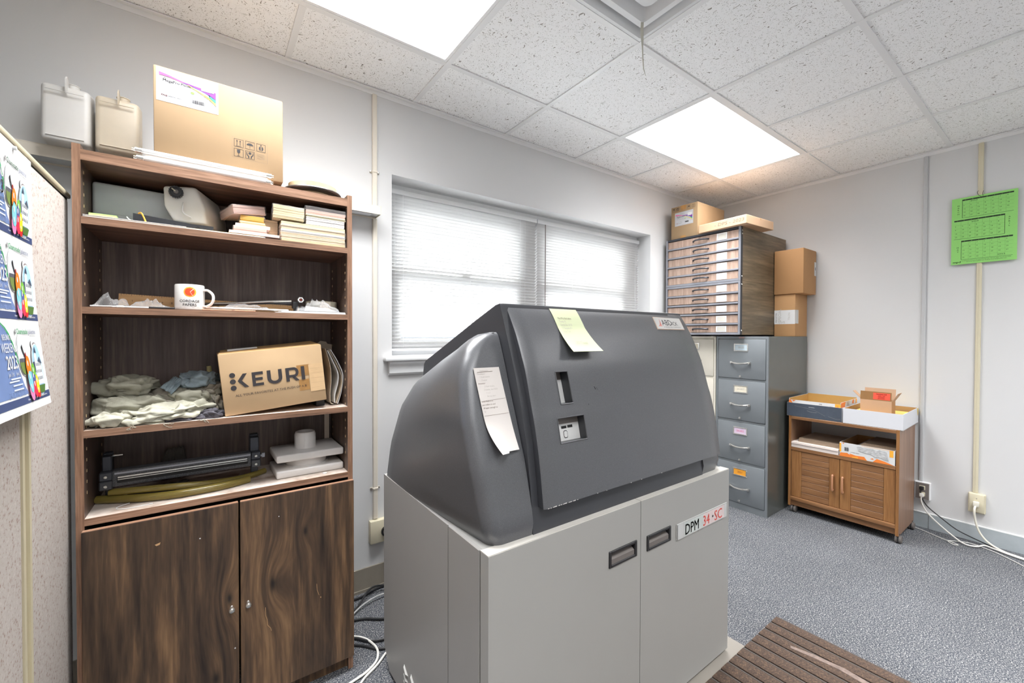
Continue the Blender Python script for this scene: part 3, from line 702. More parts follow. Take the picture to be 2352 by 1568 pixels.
m.add(vs, fs, M_white, True); m.build('sheet', t, fix=False)
for sec, vb in enumerate((.203, .031, -.141)):
    m = MB(); p = Pl(m, fn=pf, off=.0005); u_ = lambda y: y-EDGE
    V = lambda z: vb+(z-.203)
    def strip(pts, mat, k=1): p.poly([(u_(a), V(b)) for a, b in pts], mat, k)
    # blue field with its arc edge
    arc = [(1.19, .366), (1.21, .357), (1.225, .345), (1.238, .328), (1.248, .309), (1.254, .285), (1.262, .262), (1.272, .24), (1.288, .222)]
    for i in range(len(arc)-1):
        strip([(.9, arc[i][1]), (.9, arc[i+1][1]), arc[i+1], arc[i]], M_blue)
        if i < 5: strip([arc[i], arc[i+1], (arc[i+1][0]+.005, arc[i+1][1]+.001), (arc[i][0]+.005, arc[i][1]+.001)], M_green, 2)
    for i in range(8): strip([(.9, .203+.0145*i/8), (1.414, .203+.0145*i/8), (1.414, .203+.0145*(i+1)/8), (.9, .203+.0145*(i+1)/8)], M_navy)
    p.text('Alumni   Chaminade   St. Joseph   CJ   ChaminadeJulienneAlumni', u_(1.392), V(.2085), .0042, M_white, 3, al='r', sx=.8)
    p.disc(u_(1.263), V(.350), .003, .0055, M_inkg, 3); p.disc(u_(1.263), V(.350), .0012, .002, M_white, 4)
    p.text('Chaminade', u_(1.268), V(.345), .0115, M_green, 3, sx=.9, bold=.02)
    p.text('Julienne', u_(1.3355), V(.345), .0115, M_navy, 3, sx=.9)
    p.text('CATHOLIC HIGH SCHOOL', u_(1.34), V(.339), .003, M_inkg, 3, sx=.8)
    p.disc(u_(1.345), V(.322), .005, .008, M_inkg, 2); p.disc(u_(1.345), V(.322), .004, .007, M_white, 3); p.text('RL', u_(1.354), V(.317), .008, M_dred, 3, sx=.7)
    # round photo, balloons, tall oval photo
    p.disc(u_(1.284), V(.302), .026, .044, M_white, 2)
    p.disc(u_(1.284), V(.302), .024, .041, plain('pale_photo_sky', S(212, 216, 220), .5), 3)
    p.rect(u_(1.263), V(.287), u_(1.305), V(.295), plain('photo_crowd', S(84, 86, 96), .5, var=.5, vs=300), 4)
    p.disc(u_(1.284), V(.287), .021, .026, plain('photo_grass', S(110, 128, 66), .5, var=.1), 4, a0=math.pi, a1=2*math.pi)
    p.poly([(u_(1.278), V(.318)), (u_(1.283), V(.324)), (u_(1.288), V(.31)), (u_(1.296), V(.298)), (u_(1.29), V(.298)), (u_(1.283), V(.308))], M_ink, 5)
    p.disc(u_(1.294), V(.301), .004, .006, M_dred, 6)
    p.disc(u_(1.362), V(.267), .033, .06, M_inkg, 2, 32); p.disc(u_(1.362), V(.267), .0312, .0575, M_white, 3, 32); p.disc(u_(1.362), V(.267), .029, .055, M_sky, 4, 32)
    Mb = plain('photo_building', S(222, 224, 224), .5, var=.05); Mr = plain('photo_roof', S(70, 82, 100), .5, var=.1)
    p.poly([(u_(1.345), V(.235)), (u_(1.345), V(.297)), (u_(1.352), V(.312)), (u_(1.36), V(.298)), (u_(1.36), V(.285)), (u_(1.384), V(.28)), (u_(1.384), V(.235))], Mb, 5)
    p.poly([(u_(1.347), V(.305)), (u_(1.353), V(.319)), (u_(1.36), V(.303))], Mr, 6)
    p.poly([(u_(1.362), V(.285)), (u_(1.374), V(.295)), (u_(1.386), V(.279))], Mr, 6)
    for a in range(4):
        for b in range(3): p.rect(u_(1.349+a*.0085), V(.245+b*.015), u_(1.352+a*.0085), V(.252+b*.015), Mr, 6)
    p.poly([(u_(1.338), V(.233)), (u_(1.386), V(.233)), (u_(1.375), V(.216)), (u_(1.35), V(.216))], plain('photo_lawn', S(74, 110, 50), .5), 6)
    p.poly([(u_(1.333), V(.285)), (u_(1.345), V(.285)), (u_(1.345), V(.262)), (u_(1.333), V(.262))], Mr, 5)
    for (y, z, ry, rz_, c) in ((1.322, .262, .011, .021, (118, 184, 62)), (1.297, .276, .0125, .024, (240, 124, 34)), (1.297, .228, .013, .022, (244, 130, 176)), (1.318, .232, .011, .022, (222, 48, 78)), (1.298, .248, .0135, .026, (126, 196, 204)),
                               (1.318, .250, .011, .022, (78, 92, 150)), (1.333, .238, .010, .02, (248, 212, 44)), (1.334, .222, .010, .014, (222, 40, 40))):
        p.disc(u_(y), V(z), ry, rz_, plain('balloon_%d_%d_%d' % c, S(*c), .4, var=.03), 8 if z > .23 else 7)
        p.disc(u_(y)-ry*.3, V(z)+rz_*.35, ry*.22, rz_*.25, M_white, 9)
    p.text('REUNION', u_(1.243), V(.333), .0115, M_white, 3, al='r', bold=.02, sx=.75)
    p.text('WEEKEND', u_(1.258-.004*(sec == 0)), V(.309), .019, M_white, 3, al='r', sx=.62)
    p.text('2023', u_(1.252), V(.277), .027, M_white, 3, al='r', bold=.03, sx=.8)
    p.text('June 24\u1d57\u02b0' if False else 'June 23rd      June 24th', u_(1.262), V(.263), .0085, M_white, 3, al='r', sx=.6, bold=.01)
    for i, (a, b) in enumerate(((1.235, .256), (1.225, .251), (1.24, .243), (1.24, .234))): p.rect(u_(a)-.03, V(b), u_(a)+.02, V(b)+.0028, plain('pale_blue_text', S(206, 214, 232), .5), 3)
    p.text('DATE THE DATE', u_(1.27), V(.221), .014, plain('ghost_blue', S(128, 148, 188), .5), 2, al='r', sx=.6)
    m.build('flyer_print', t, fix=False)
m = MB(); m.lathe([(0, .006), (.004, .005), (.004, 0)], M_white, (px+.004, 1.31, .386), 'x', 10); m.build('push_pin', t)

# ------------------------------------------------------------------ bookcase
bx0, bx1, by0, by1 = -.316, .454, 1.70, 1.985
t = bk = thing('bookcase', 'tall dark walnut bookcase with adjustable shelves above and two doors below', 'bookcase', (.07, 1.85, FL))
for a, b in ((bx0, bx0+.018), (bx1-.018, bx1)):
    m = MB(); m.box((a, by0+.001, FL), (b, by1+.015, .546), M_inner); m.box((a, by0-.001, FL), (b, by0+.001, .546), M_edge); m.build('side_panel', t)
ix0, ix1 = bx0+.018, bx1-.018
def shelf(z0, z1, mt, top=None):
    m = MB(); m.box((ix0, by0+.002, z0), (ix1, by1, z1-.0006), mt); m.box((ix0, by0-.001, z0), (ix1, by0+.002, z1), M_edgex)
    if top: m.box((ix0, by0+.002, z1-.0006), (ix1, by1, z1), top)
    return m.build('shelf', t)
shelf(.502, .532, M_shelf); shelf(.320, .341, M_shelf); shelf(.061, .081, M_shelf)
shelf(-.300, -.279, M_shelf, M_dusty); shelf(-.556, -.536, M_shelf, M_dusty)
m = MB(); m.box((ix0, by1, FL), (ix1, by1+.006, .532), wood('back_panel_laminate', [S(72, 60, 56), S(98, 82, 76), S(128, 110, 100)], 'z', 22, .05, .5, .3)); m.build('back_panel', t)
# shelf-pin holes
ph = None
for x, sx in ((ix0, 1), (ix1, -1)):
    for y in (1.735, 1.945):
        for i in range(30):
            z = .475-i*.0325
            if any(a < z < b for a, b in ((.31, .35), (.055, .085), (-.305, -.275))): continue
            if ph is None:
                m = MB(); m.box((-.0006, -.002, -.004), (.0006, .002, .004), plain('brass_hole_rim', S(196, 170, 130), .5)); m.M = Matrix()
                m2 = MB(Matrix.Translation((.07, 1.85, FL))); m2.box((-.0006, -.0022, -.0042), (.0006, .0022, .0042), plain('brass_hole_rim', S(196, 170, 130), .5)); ph = m2.build('pin_hole', t); o = ph
            else: o = ph.copy(); C.objects.link(o)
            o.location = (x+sx*.0003-.07, y-1.85, z-FL)
for k, (a, b) in enumerate(((bx0+.014, .0745), (.0795, bx1-.0005))):
    m = MB(); m.box((a, by0-.019, -1.262), (b, by0-.003, -.568), M_doorL, .0012); d = m.build('door', t)
    m = MB(); m.box((a+.001, by0-.019, -.568), (b-.001, by0-.003, -.5665), M_edgex); m.build('top_edging', d)
    x = .054 if k == 0 else .101
    m = MB(); m.lathe([(.006, 0), (.0045, -.003), (.004, -.012), (.0075, -.014), (.0085, -.018), (.008, -.023), (.005, -.0255), (0, -.026)], M_chrome, (x, by0-.019, -.918), 'y', 20); m.build('knob', d)
M_scr = plain('bare_chipboard_scratch', S(196, 156, 112), .8)
m = MB(); p = Pl(m, (0, by0-.0192, 0), X3, Z3, off=.0002)
p.line([(.152, -.955), (.153, -.985), (.157, -1.0), (.158, -1.02), (.168, -1.035), (.17, -1.045)], .0012, M_scr)
p.line([(.318, -.93), (.32, -.955), (.326, -.975)], .0012, M_scr); p.disc(.332, -.985, .0015, .003, M_scr)
p.disc(-.03, -.66, .002, .0022, M_white); p.disc(.195, -.645, .0016, .002, M_white); p.poly([(-.142, -.648), (-.128, -.644), (-.13, -.651), (-.138, -.653)], M_scr); p.disc(.063, -1.06, .002, .003, M_white)
m.build('door_scratches', t, fix=False)
m = MB(); m.box((ix0, by0+.02, FL), (ix1, by0+.035, -1.268), M_doorL); m.build('plinth', t)

# ---- on top of the bookcase
def jug(name, lab, x0, x1, y0, y1, z0, h, mat, spout, group):
    t = thing(name, lab, 'jug', ((x0+x1)/2, (y0+y1)/2, z0), group)
    m = MB(); zt = z0+h; s_ = .022
    # body: rounded box with a sloping front shoulder
    bm = bmesh.new(); bmesh.ops.create_cube(bm, size=1)
    for v in bm.verts:
        v.co = Vector((x0+(v.co.x+.5)*(x1-x0), y0+(v.co.y+.5)*(y1-y0), z0+(v.co.z+.5)*h))
    for v in bm.verts:
        if v.co.z > zt-.001 and v.co.y < y0+.001: v.co.z -= .018; v.co.y += .012
    bmesh.ops.bevel(bm, geom=list(bm.edges), offset=.016, segments=4, profile=.55, affect='EDGES')
    bm.verts.index_update(); m.add([tuple(v.co) for v in bm.verts], [[v.index for v in f.verts] for f in bm.faces], mat, True); bm.free()
    m.build('body', t, ang=50)
    for z in (zt-.042, z0+.018):
        m = MB(); m.tube([(x0+.014, y0-.0003, z), (x1-.014, y0-.0003, z)], .0016, mat, 8, sub=1); m.build('moulded_rib', t)
    xc = (x0+x1)/2+.003
    m = MB(); m.prism([(xc-.0018, y0-.001, zt-.045), (xc-.0018, y0-.006, zt-.035), (xc-.0018, y0-.001, zt+.004), (xc-.0018, y0+.012, zt+.016), (xc-.0018, y0+.03, zt+.006), (xc-.0018, y0+.03, zt-.02), (xc-.0018, y0+.012, zt-.028)], (.0036, 0, 0), mat, True); m.build('handle_fin', t)
    m = MB(); m.lathe([(.017, -.015), (.017, .0), (.019, .001), (.019, .003), (.014, .005), (0, .006)], mat, (xc+.008, y0+.05, zt), 'z', 24); m.build('cap', t)
jug('plastic_jug', 'clean milky white plastic jug, the left of two on the wall channel behind the bookcase', -.452, -.333, 2.035, 2.135, .6485, .212, M_hdpe, 0, 'plastic jugs on the wall channel')
jug('plastic_jug', 'yellowed plastic jug right of the clean white one, behind the bookcase top', -.322, -.204, 2.035, 2.135, .6485, .212, M_hdpey, 0, 'plastic jugs on the wall channel')
# white boards, tubes, big carton
m = MB()
for i in range(5): m.box((-.17+.003*i, 1.712+.002*i, .5322+.0055*i), (.185-.004*i, 1.96, .5372+.0055*i), M_stack)
tag(m.build('white_board_stack'), 'stack of white boards under the big carton on top of the bookcase', 'boards')
for k, (y, z, x0, x1) in enumerate(((1.7085, .5405, -.178, .178), (1.722, .568, -.183, .181))):
    t = thing('fluorescent_tube', ('short white fluorescent tube lying along the top edge of the bookcase, the lower of two', 'short white fluorescent tube in front of the big carton, upper of two')[k], 'lamp tube', (0, y, z-.008), 'fluorescent tubes on the bookcase')
    m = MB(); m.tube([(x0+.016, y, z), (x1-.016, y, z)], .0078, plain('tube_glass', S(206, 206, 205), .15, coat=.6, var=0), 14, sub=1); m.build('glass', t)
    for a, b, c in ((x0, x0+.016, x0-.007), (x1, x1-.016, x1+.007)):
        m = MB(); m.tube([(a, y, z), (b, y, z)], .0082, M_chrome, 14, sub=1)
        for dz in (-.003, .003): m.tube([(c, y, z+dz), (a, y, z+dz)], .0009, M_chrome, 6, sub=1)
        m.build('end_cap', t)
m = MB(); m.box((-.17, 1.715, .5602), (.17, 1.735, .5612), M_white); 
def label_print(p, u0, v0, W, H):
    """shipping label with the rainbow swoosh, u0,v0 = lower left"""
    q = lambda a, b: (u0+a*W, v0+b*H)
    R_ = lambda a, b, c, d, mt, k=2: p.rect(*q(a, b), *q(c, d), mt, k)
    p.rect(u0, v0, u0+W, v0+H, plain('label_stock', S(186, 186, 188), .6), 1)
    p.frame(*q(.045, .05), *q(.955, .93), W*.004, M_inkg, 2)
    def sw(a, mt, k=3): p.poly([q(*x) for x in a], mt, k)
    sw([(.05, .86), (.05, .77), (.2, .765), (.42, .70), (.42, .735), (.2, .82)], M_magenta)
    sw([(.42, .735), (.42, .70), (.6, .64), (.7, .60), (.7, .69)], M_purple); sw([(.7, .69), (.7, .60), (.84, .52), (.955, .43), (.955, .66)], M_purple)
    sw([(.55, .68), (.6, .655), (.75, .575), (.86, .53), (.84, .47), (.72, .545), (.58, .64)], M_sky)
    sw([(.84, .53), (.84, .47), (.955, .335), (.955, .44)], M_teal)
    sw([(.45, .705), (.58, .635), (.72, .54), (.84, .455), (.955, .32), (.955, .255), (.84, .40), (.70, .52), (.56, .615)], M_yell)
    p.text('5C34033-N', *q(.28, .82), H*.05, M_inkg, 3, sx=1.2)
    p.poly([q(.1, .70), q(.14, .75), q(.14, .70)], M_inkg, 3); p.text('ABDick', *q(.14, .70), H*.05, M_inkg, 3)
    p.text('MegaPro', *q(.1, .605), H*.082, M_ink, 3, bold=.02); p.text('Plates', *q(.38, .605), H*.075, M_ink, 3, bold=.01)
    for i, (s_, hh) in enumerate((('8 mil. Polyester', .03), ('13 3/8" x 208\'  (340mm x 63m)', .03), ('For Use with MegaPro 3400 Digital PlateMaster', .026))): p.text(s_, *q(.1, .54-i*.05), H*hh, M_inkg, 3)
    p.disc(*q(.57, .47), W*.03, H*.035, M_limeg, 3); p.poly([q(.5, .485), q(.66, .46), q(.66, .455), q(.5, .475)], M_limeg, 3)
    for i in range(3): p.text('Store in a cool dry place away from light and heat sources', *q(.1, .33-i*.028), H*.014, M_inkg, 3)
    p.text('ma', *q(.075, .165), H*.07, M_dred, 3, bold=.04, sx=1.3); p.text('GRAPHIC ARTS', *q(.18, .175), H*.034, M_ink, 3, ital=.25, bold=.02)
    p.text('www.graphics.com  one source one call', *q(.08, .12), H*.018, M_inkg, 3)
    rr = random.Random(3); x = .56
    while x < .77:
        a = .003+rr.random()*.008; R_(x, .16, x+a, .27, M_ink, 3); x += a+.002+rr.random()*.006
    p.frame(*q(.71, .30), *q(.9, .52), W*.003, M_inkl, 3)
    for i in range(4): R_(.74, .34+i*.04, .87, .35+i*.04, M_inkl, 3)
    R_(.71, .62, .92, .82, M_white, 4)
    for i in range(3): R_(.74, .67+i*.04, .88, .678+i*.04, M_inkl, 5)
    p.text('1422Y RE', *q(.81, .225), H*.045, M_inkg, 3); p.text('04/11', *q(.85, .14), H*.02, M_inkg, 3)
def icons(p, u, v, s_, mt=None, which=(0, 1, 2, 3, 4), gap=1.22, row=None):
    mt = mt or M_ink
    for n_, w_ in enumerate(which):
        a, b = (u+(n_ % 3)*s_*gap, v-(n_//3)*s_*gap) if row is None else (u+n_*s_*gap, v)
        p.frame(a, b, a+s_, b+s_, s_*.04, mt); Q = lambda x, y: (a+x*s_, b+y*s_)
        if w_ == 0:
            for x in (.33, .67):
                p.rect(*Q(x-.03, .2), *Q(x+.03, .7), mt); p.poly([Q(x-.1, .68), Q(x+.1, .68), Q(x, .88)], mt)
            p.rect(*Q(.2, .1), *Q(.8, .14), mt)
        elif w_ == 1:
            p.disc(*Q(.5, .5), s_*.36, s_*.28, mt, n=14, a0=0, a1=math.pi); p.rect(*Q(.48, .12), *Q(.52, .5), mt)
            for x in (.35, .55, .7, .8): p.rect(*Q(x, .84), *Q(x+.03, .89), mt)
        elif w_ == 2:
            p.disc(*Q(.5, .82), s_*.09, s_*.07, mt); p.disc(*Q(.46, .42), s_*.2, s_*.27, mt, a0=math.pi/2, a1=math.pi*1.5); p.disc(*Q(.56, .42), s_*.2, s_*.27, mt, a0=-math.pi/2, a1=math.pi/2)
        elif w_ == 3:
            p.poly([Q(.33, .9), Q(.67, .9), Q(.67, .6), Q(.6, .46), Q(.5, .42), Q(.4, .46), Q(.33, .6)], mt); p.rect(*Q(.48, .15), *Q(.52, .44), mt); p.rect(*Q(.34, .11), *Q(.66, .15), mt)
        elif w_ == 4:
            p.disc(*Q(.5, .72), s_*.18, s_*.17, mt, n=6)
            p.poly([Q(.12, .85), Q(.18, .85), Q(.22, .55), Q(.42, .35), Q(.42, .1), Q(.3, .1), Q(.3, .3), Q(.12, .5)], mt)
            p.poly([Q(.88, .85), Q(.82, .85), Q(.78, .55), Q(.58, .35), Q(.58, .1), Q(.7, .1), Q(.7, .3), Q(.88, .5)], mt)
def crumple(me, amp, fr=6):
    for v in me.vertices:
        n = noise.noise(v.co*fr); v.co += v.normal*amp*n
def carton(t, x0, y0, z0, x1, y1, z1, mat, name='carton_body', cuts=5, amp=.0025, r=.004):
    m = MB(); m.box((x0, y0, z0), (x1, y1, z1), mat, r, 2); o = m.build(name, t); return o
t = thing('cardboard_carton', 'large tan cardboard carton with rainbow shipping label on top of the bookcase', 'carton', (.04, 1.88, .561), 'labelled plate cartons')
carton(t, -.141, 1.745, .5605, .2215, 1.965, .858, M_card)
m = MB(); m.prism([(.0, 1.83, .8585), (.15, 1.83, .8585), (.15, 1.95, .866), (.0, 1.95, .874)], (0, 0, .002), M_card3); m.build('top_flap', t)
m = MB(); p = Pl(m, (0, 1.745, 0), X3, Z3); label_print(p, -.134, .748, .162, .106); m.build('shipping_label', t, fix=False)
m = MB(); p = Pl(m, (0, 1.745, 0), X3, Z3); icons(p, .071, .655, .0275)
p.frame(.066, .617, .172, .688, .0004, M_pencil)
for i in range(4): p.rect(.139, .645-i*.005, .163, .6458-i*.005, M_pencil)
m.build('handling_symbols', t, fix=False)
# reel
t = thing('tape_reel', 'shallow dark reel with stained cream rim at the right end of the bookcase top', 'reel', (.335, 1.80, .5325))
M_reel = plain('grey_reel_metal', S(84, 80, 78), .35, metal=.4, var=.25, vs=12); M_rc = plain('stained_cream_rim', S(214, 196, 158), .7, var=.22, vs=22)
o_ = (.332, 1.80, .5325)
m = MB(); m.lathe([(.058, .014), (.1, .017), (.1045, .021), (.103, .025), (.058, .03), (.058, .014)], M_reel, o_, 'z', 48); m.build('flange', t)
m = MB(); m.lathe([(.062, .03), (.084, .027), (.086, .048), (.082, .051), (.062, .05), (.062, .03)], M_rc, o_, 'z', 48); m.build('upper_rim', t)
m = MB(); m.lathe([(.052, .0), (.070, .0), (.072, .014), (.052, .014), (.052, 0)], M_rc, o_, 'z', 48); m.build('lower_rim', t)

# ---- first shelf
m = MB(); m.box((-.296, 1.706, .3415), (.16, 1.94, .3445), M_white); m.box((-.292, 1.71, .345), (.155, 1.94, .3465), plain('buff_board', S(226, 204, 160), .8)); m.box((-.296, 1.707, .347), (-.06, 1.93, .3485), M_white)
tag(m.build('white_boards'), 'thin white and buff boards lying flat on the top inner shelf', 'boards')
def rprism(name, parent, pts, d, mat, r=.006, lab=None, seg=3):
    bm = bmesh.new(); vs = [bm.verts.new(p) for p in pts]; f = bm.faces.new(vs); g = bmesh.ops.extrude_face_region(bm, geom=[f])
    for v in g['geom']:
        if isinstance(v, bmesh.types.BMVert): v.co += Vector(d)
    bmesh.ops.recalc_face_normals(bm, faces=bm.faces)
    bmesh.ops.bevel(bm, geom=list(bm.edges), offset=r, segments=seg, profile=.5, affect='EDGES'); bm.verts.index_update()
    m = MB(); m.add([tuple(v.co) for v in bm.verts], [[v.index for v in q.verts] for q in bm.faces], mat, True); bm.free()
    return m.build(name, parent, lab, ang=55)
t = thing('plastic_container', 'long grey-white plastic container lying at the back of the top inner shelf', 'container', (-.2, 1.89, .3495))
rprism('body', t, [(-.297, 1.83, .352), (-.1, 1.83, .352), (-.09, 1.83, .375), (-.1, 1.83, .478), (-.297, 1.83, .482)], (0, .12, 0), M_hdpeg, .01)
m = MB(); m.tube([(-.285, 1.8295, .385), (-.16, 1.8295, .385)], .0015, M_hdpeg, 6, sub=1); m.build('moulded_rib', t)
t = thing('capped_jug', 'off-white plastic jug lying on its side with black ribbed cap facing out', 'jug', (0, 1.84, .3495))
rprism('body', t, [(-.122, 1.76, .484), (-.037, 1.76, .496), (-.012, 1.76, .43), (-.008, 1.76, .372), (-.095, 1.76, .368), (-.120, 1.76, .42)], (.066, .165, -.006), plain('cream_milky_plastic', S(222, 219, 210), .38, var=.05, vs=6, sss=.3), .009)
m = MB()
gear = []
for i in range(72):
    a = 2*math.pi*i/72; r_ = .0195 if i % 4 < 2 else .0178; gear.append((-.087+r_*math.cos(a), 1.7585, .466+r_*math.sin(a)))
m.prism(gear, (0, -.012, 0), M_blackp); m.lathe([(.016, -.001), (.015, -.0035), (.012, -.004), (.012, 0)], M_blackp, (-.087, 1.7465, .466), 'y', 28); m.lathe([(0, -.003), (.006, -.003), (.007, 0)], M_greypl, (-.087, 1.745, .466), 'y', 20); m.build('cap', t)
m = MB(); m.tube([(-.087, 1.745, .466), (-.097, 1.735, .472)], .0018, M_ivory, 8, sub=1); m.build('dip_stub', t)
m = MB(); m.tube([(-.068, 1.757, .437), (-.070, 1.752, .424), (-.071, 1.752, .408), (-.064, 1.753, .398), (-.048, 1.757, .390)], .0025, M_hdpe, 8); m.build('handle', t)
t = thing('black_tray', 'long flat black plastic strip with notched edge in front of the capped jug', 'tray', (-.09, 1.742, .3488))
m = MB(); m.box((-.192, 1.728, .3488), (.012, 1.752, .3505), M_blackp); m.box((-.192, 1.750, .3488), (.012, 1.752, .368), M_hoodd)
for x in (-.04, -.1): m.prism([(x, 1.7275, .3505), (x+.02, 1.7275, .3505), (x+.01, 1.7275, .359)], (0, .002, 0), M_blackp)
m.build('strip', t)
m = MB(); m.prism([(-.192, 1.748, .352), (.012, 1.748, .352), (.012, 1.748, .360), (.0, 1.748, .364), (-.192, 1.748, .379)], (0, .0015, 0), M_hoodd)
m.build('back_lip', t)
m = MB(); m.tube([(-.178, 1.741, .378), (-.171, 1.732, .379), (-.165, 1.728, .366), (-.16, 1.725, .352)], .0022, M_amber, 8); tag(m.build('yellow_tie'), 'short bright yellow tie draped over the black strip', 'tie')
m = MB(); m.tube([(-.205, 1.735, .362), (-.200, 1.728, .355), (-.195, 1.722, .351)], .0015, M_white, 6); tag(m.build('white_wire_tie'), 'tiny white wire tie next to the black strip', 'tie')
m = MB(); m.prism([(-.285, 1.715, .3488), (-.225, 1.715, .3488), (-.225, 1.74, .3488), (-.235, 1.77, .3488), (-.285, 1.77, .3488)], (0, 0, .008), plain('lime_pad', S(186, 232, 130), .7)); m.box((-.262, 1.7145, .3567), (-.258, 1.77, .3575), M_white)
tag(m.build('note_pad'), 'lime green note pad at the left of the top inner shelf', 'note pad')
# paper pads: name, label, x0,x1,y0,y1,z0,z1,material, wrapped
P_pink = plain('pink_paper', S(214, 178, 164), .7, var=.08, vs=9, stretch=(1, 1, 40)); P_lpink = plain('pale_pink_paper', S(232, 208, 198), .7, var=.07, vs=9, stretch=(1, 1, 40))
P_yel = plain('yellow_paper', S(230, 180, 66), .6, var=.05, vs=12); P_cream = plain('cream_paper', S(226, 206, 166), .7, var=.08, vs=14)
P_buff = plain('buff_paper', S(214, 192, 160), .7, var=.1, vs=9, stretch=(1, 1, 60)); P_w = plain('white_envelopes', S(224, 220, 216), .6, var=.04, vs=9, stretch=(1, 1, 60)); P_ol = plain('olive_cream_paper', S(196, 186, 154), .7, var=.07, vs=9, stretch=(1, 1, 50))
def pad(lab, a, mat, wrap=False, rz=0, rx=0, ry=0, nm='paper_pad', grp='paper pads on the top inner shelf'):
    x0, x1, y0, y1, z0, z1 = a; c = Vector(((x0+x1)/2, (y0+y1)/2, z0))
    Mx = Matrix.Translation(c) @ Matrix.Rotation(rz, 4, 'Z') @ Matrix.Rotation(ry, 4, 'Y') @ Matrix.Rotation(rx, 4, 'X')
    t = thing(nm, lab, 'paper pad', c, grp, M=Mx); m = MB(Mx); hx, hy, h = (x1-x0)/2, (y1-y0)/2, z1-z0
    n = max(2, int(h/.004)); r = random.Random(int(z0*9999)+int(x0*999))
    for i in range(n):
        j = r.uniform(-.0011, .0011); m.box((-hx+j, -hy+j, h*i/n), (hx+j, hy, h*(i+1)/n-.0003), mat)
    m.build('sheets', t)
    if wrap:
        m = MB(Mx); m.box((-hx-.003, -hy-.003, -.0004), (hx+.003, hy+.002, h+.0015), M_film, .003, 2); o = m.build('film_wrap', t)
        me = o.data; bm = bmesh.new(); bm.from_mesh(me); bmesh.ops.subdivide_edges(bm, edges=bm.edges, cuts=5, use_grid_fill=True)
        for v in bm.verts: v.co += Vector((noise.noise(v.co*90), noise.noise(v.co*90+Vector((5, 0, 0))), abs(noise.noise(v.co*90+Vector((9, 0, 0))))*.3+.1))*.0022
        bm.to_mesh(me); bm.free(); me.set_sharp_from_angle(angle=.6)
    return t
pad('wide pale pink paper pad, bottom of the pink pile', (.054, .204, 1.709, 1.83, .3488, .358), P_lpink)
pad('dusty pink paper pad in the pink pile, second from the bottom', (.068, .166, 1.715, 1.83, .3585, .374), P_pink, True)
pad('pale peach paper pad under the small yellow one', (.073, .176, 1.718, 1.84, .3745, .386), P_lpink)
pad('small bright yellow paper pad between pink pads', (.088, .158, 1.727, 1.83, .3975, .418), P_yel, True, rx=0, nm='paper_pad')
pad('thin cream pad directly under the small yellow pad', (.086, .162, 1.725, 1.84, .3865, .397), P_cream)
pad('film-wrapped pink pad tilted on top of the yellow pad', (.05, .150, 1.725, 1.86, .4225, .452), P_pink, True, rz=.25, ry=-.14)
pad('large cream block of paper resting askew against the right stack', (.19, .289, 1.708, 1.90, .421, .468), P_cream, True, rz=-.06, ry=.03)
pad('buff packet under the large cream block, leaning on the pile', (.155, .205, 1.76, 1.9, .3488, .42), P_buff)
zs = [.3415, .352, .3645, .3735, .384, .401, .4135]
labs = [('cream paper pad at the very bottom of the right stack', P_cream, True), ('buff wrapped pad, second from the bottom of the right stack', P_buff, True), ('tan pad in the right stack under the shiny white one', P_buff, False),
        ('shiny white wrapped pad in the middle of the right stack', P_w, True), ('tan crinkled film packet in the right stack', P_buff, True), ('olive cream pad spanning the right stack under the white envelopes', P_ol, False)]
for (a, b), (lab, mt, wr) in zip(zip(zs, zs[1:]), labs):
    pad(lab, (.210, .429, 1.707, 1.93, a, b-.0006), mt, wr)
pad('white envelope bundle in the right stack', (.292, .427, 1.709, 1.93, .414, .4425), P_w)
pad('pale yellow pad on the white envelopes', (.292, .431, 1.708, 1.9, .443, .4535), plain('pale_yellow_paper', S(222, 214, 180), .7, var=.05, vs=9, stretch=(1, 1, 50)))
pad('pink sheet pad near the top of the right stack', (.292, .430, 1.708, 1.9, .454, .4585), P_pink)
pad('wrapped dusty pink packet near the top of the right stack', (.291, .431, 1.708, 1.88, .459, .4685), P_pink, True)
pad('grey film-wrapped packet on the very top of the right stack', (.291, .431, 1.710, 1.88, .469, .4815), plain('grey_packet', S(116, 108, 104), .5, var=.2, vs=40), True)

# ---- second shelf
t = thing('mug', 'white mug with orange and red round logo reading CORDAGE PAPERS', 'mug', (-.0535, 1.752, .0815))
mc = (-.0535, 1.752, .0815); mr = .0405; mh = .0835
m = MB(); m.lathe([(0, .001), (mr-.004, .0), (mr-.001, .002), (mr, .006), (mr, mh-.004), (mr-.0015, mh), (mr-.004, mh-.002), (mr-.0045, .01), (0, .006)], plain('white_glazed_ceramic', S(234, 232, 228), .12, var=.005, coat=.5), mc, 'z', 48); m.build('body', t)
m = MB(); a0 = -.42; dv = Vector((math.cos(a0), math.sin(a0), 0))
m.tube([Vector(mc)+dv*(mr-.003)+Z3*.066, Vector(mc)+dv*(mr+.012)+Z3*.067, Vector(mc)+dv*(mr+.026)+Z3*.055, Vector(mc)+dv*(mr+.029)+Z3*.04, Vector(mc)+dv*(mr+.024)+Z3*.024, Vector(mc)+dv*(mr+.01)+Z3*.014, Vector(mc)+dv*(mr-.003)+Z3*.014], .0042, MATS['white_glazed_ceramic'], 10, close=False); m.build('handle', t)
ac = -math.pi/2-.02
def mf(u, v, k): a = ac+u/mr; r_ = mr+k; return Vector((mc[0]+r_*math.cos(a), mc[1]+r_*math.sin(a), mc[2]+v))
m = MB(); p = Pl(m, fn=mf, off=.0003)
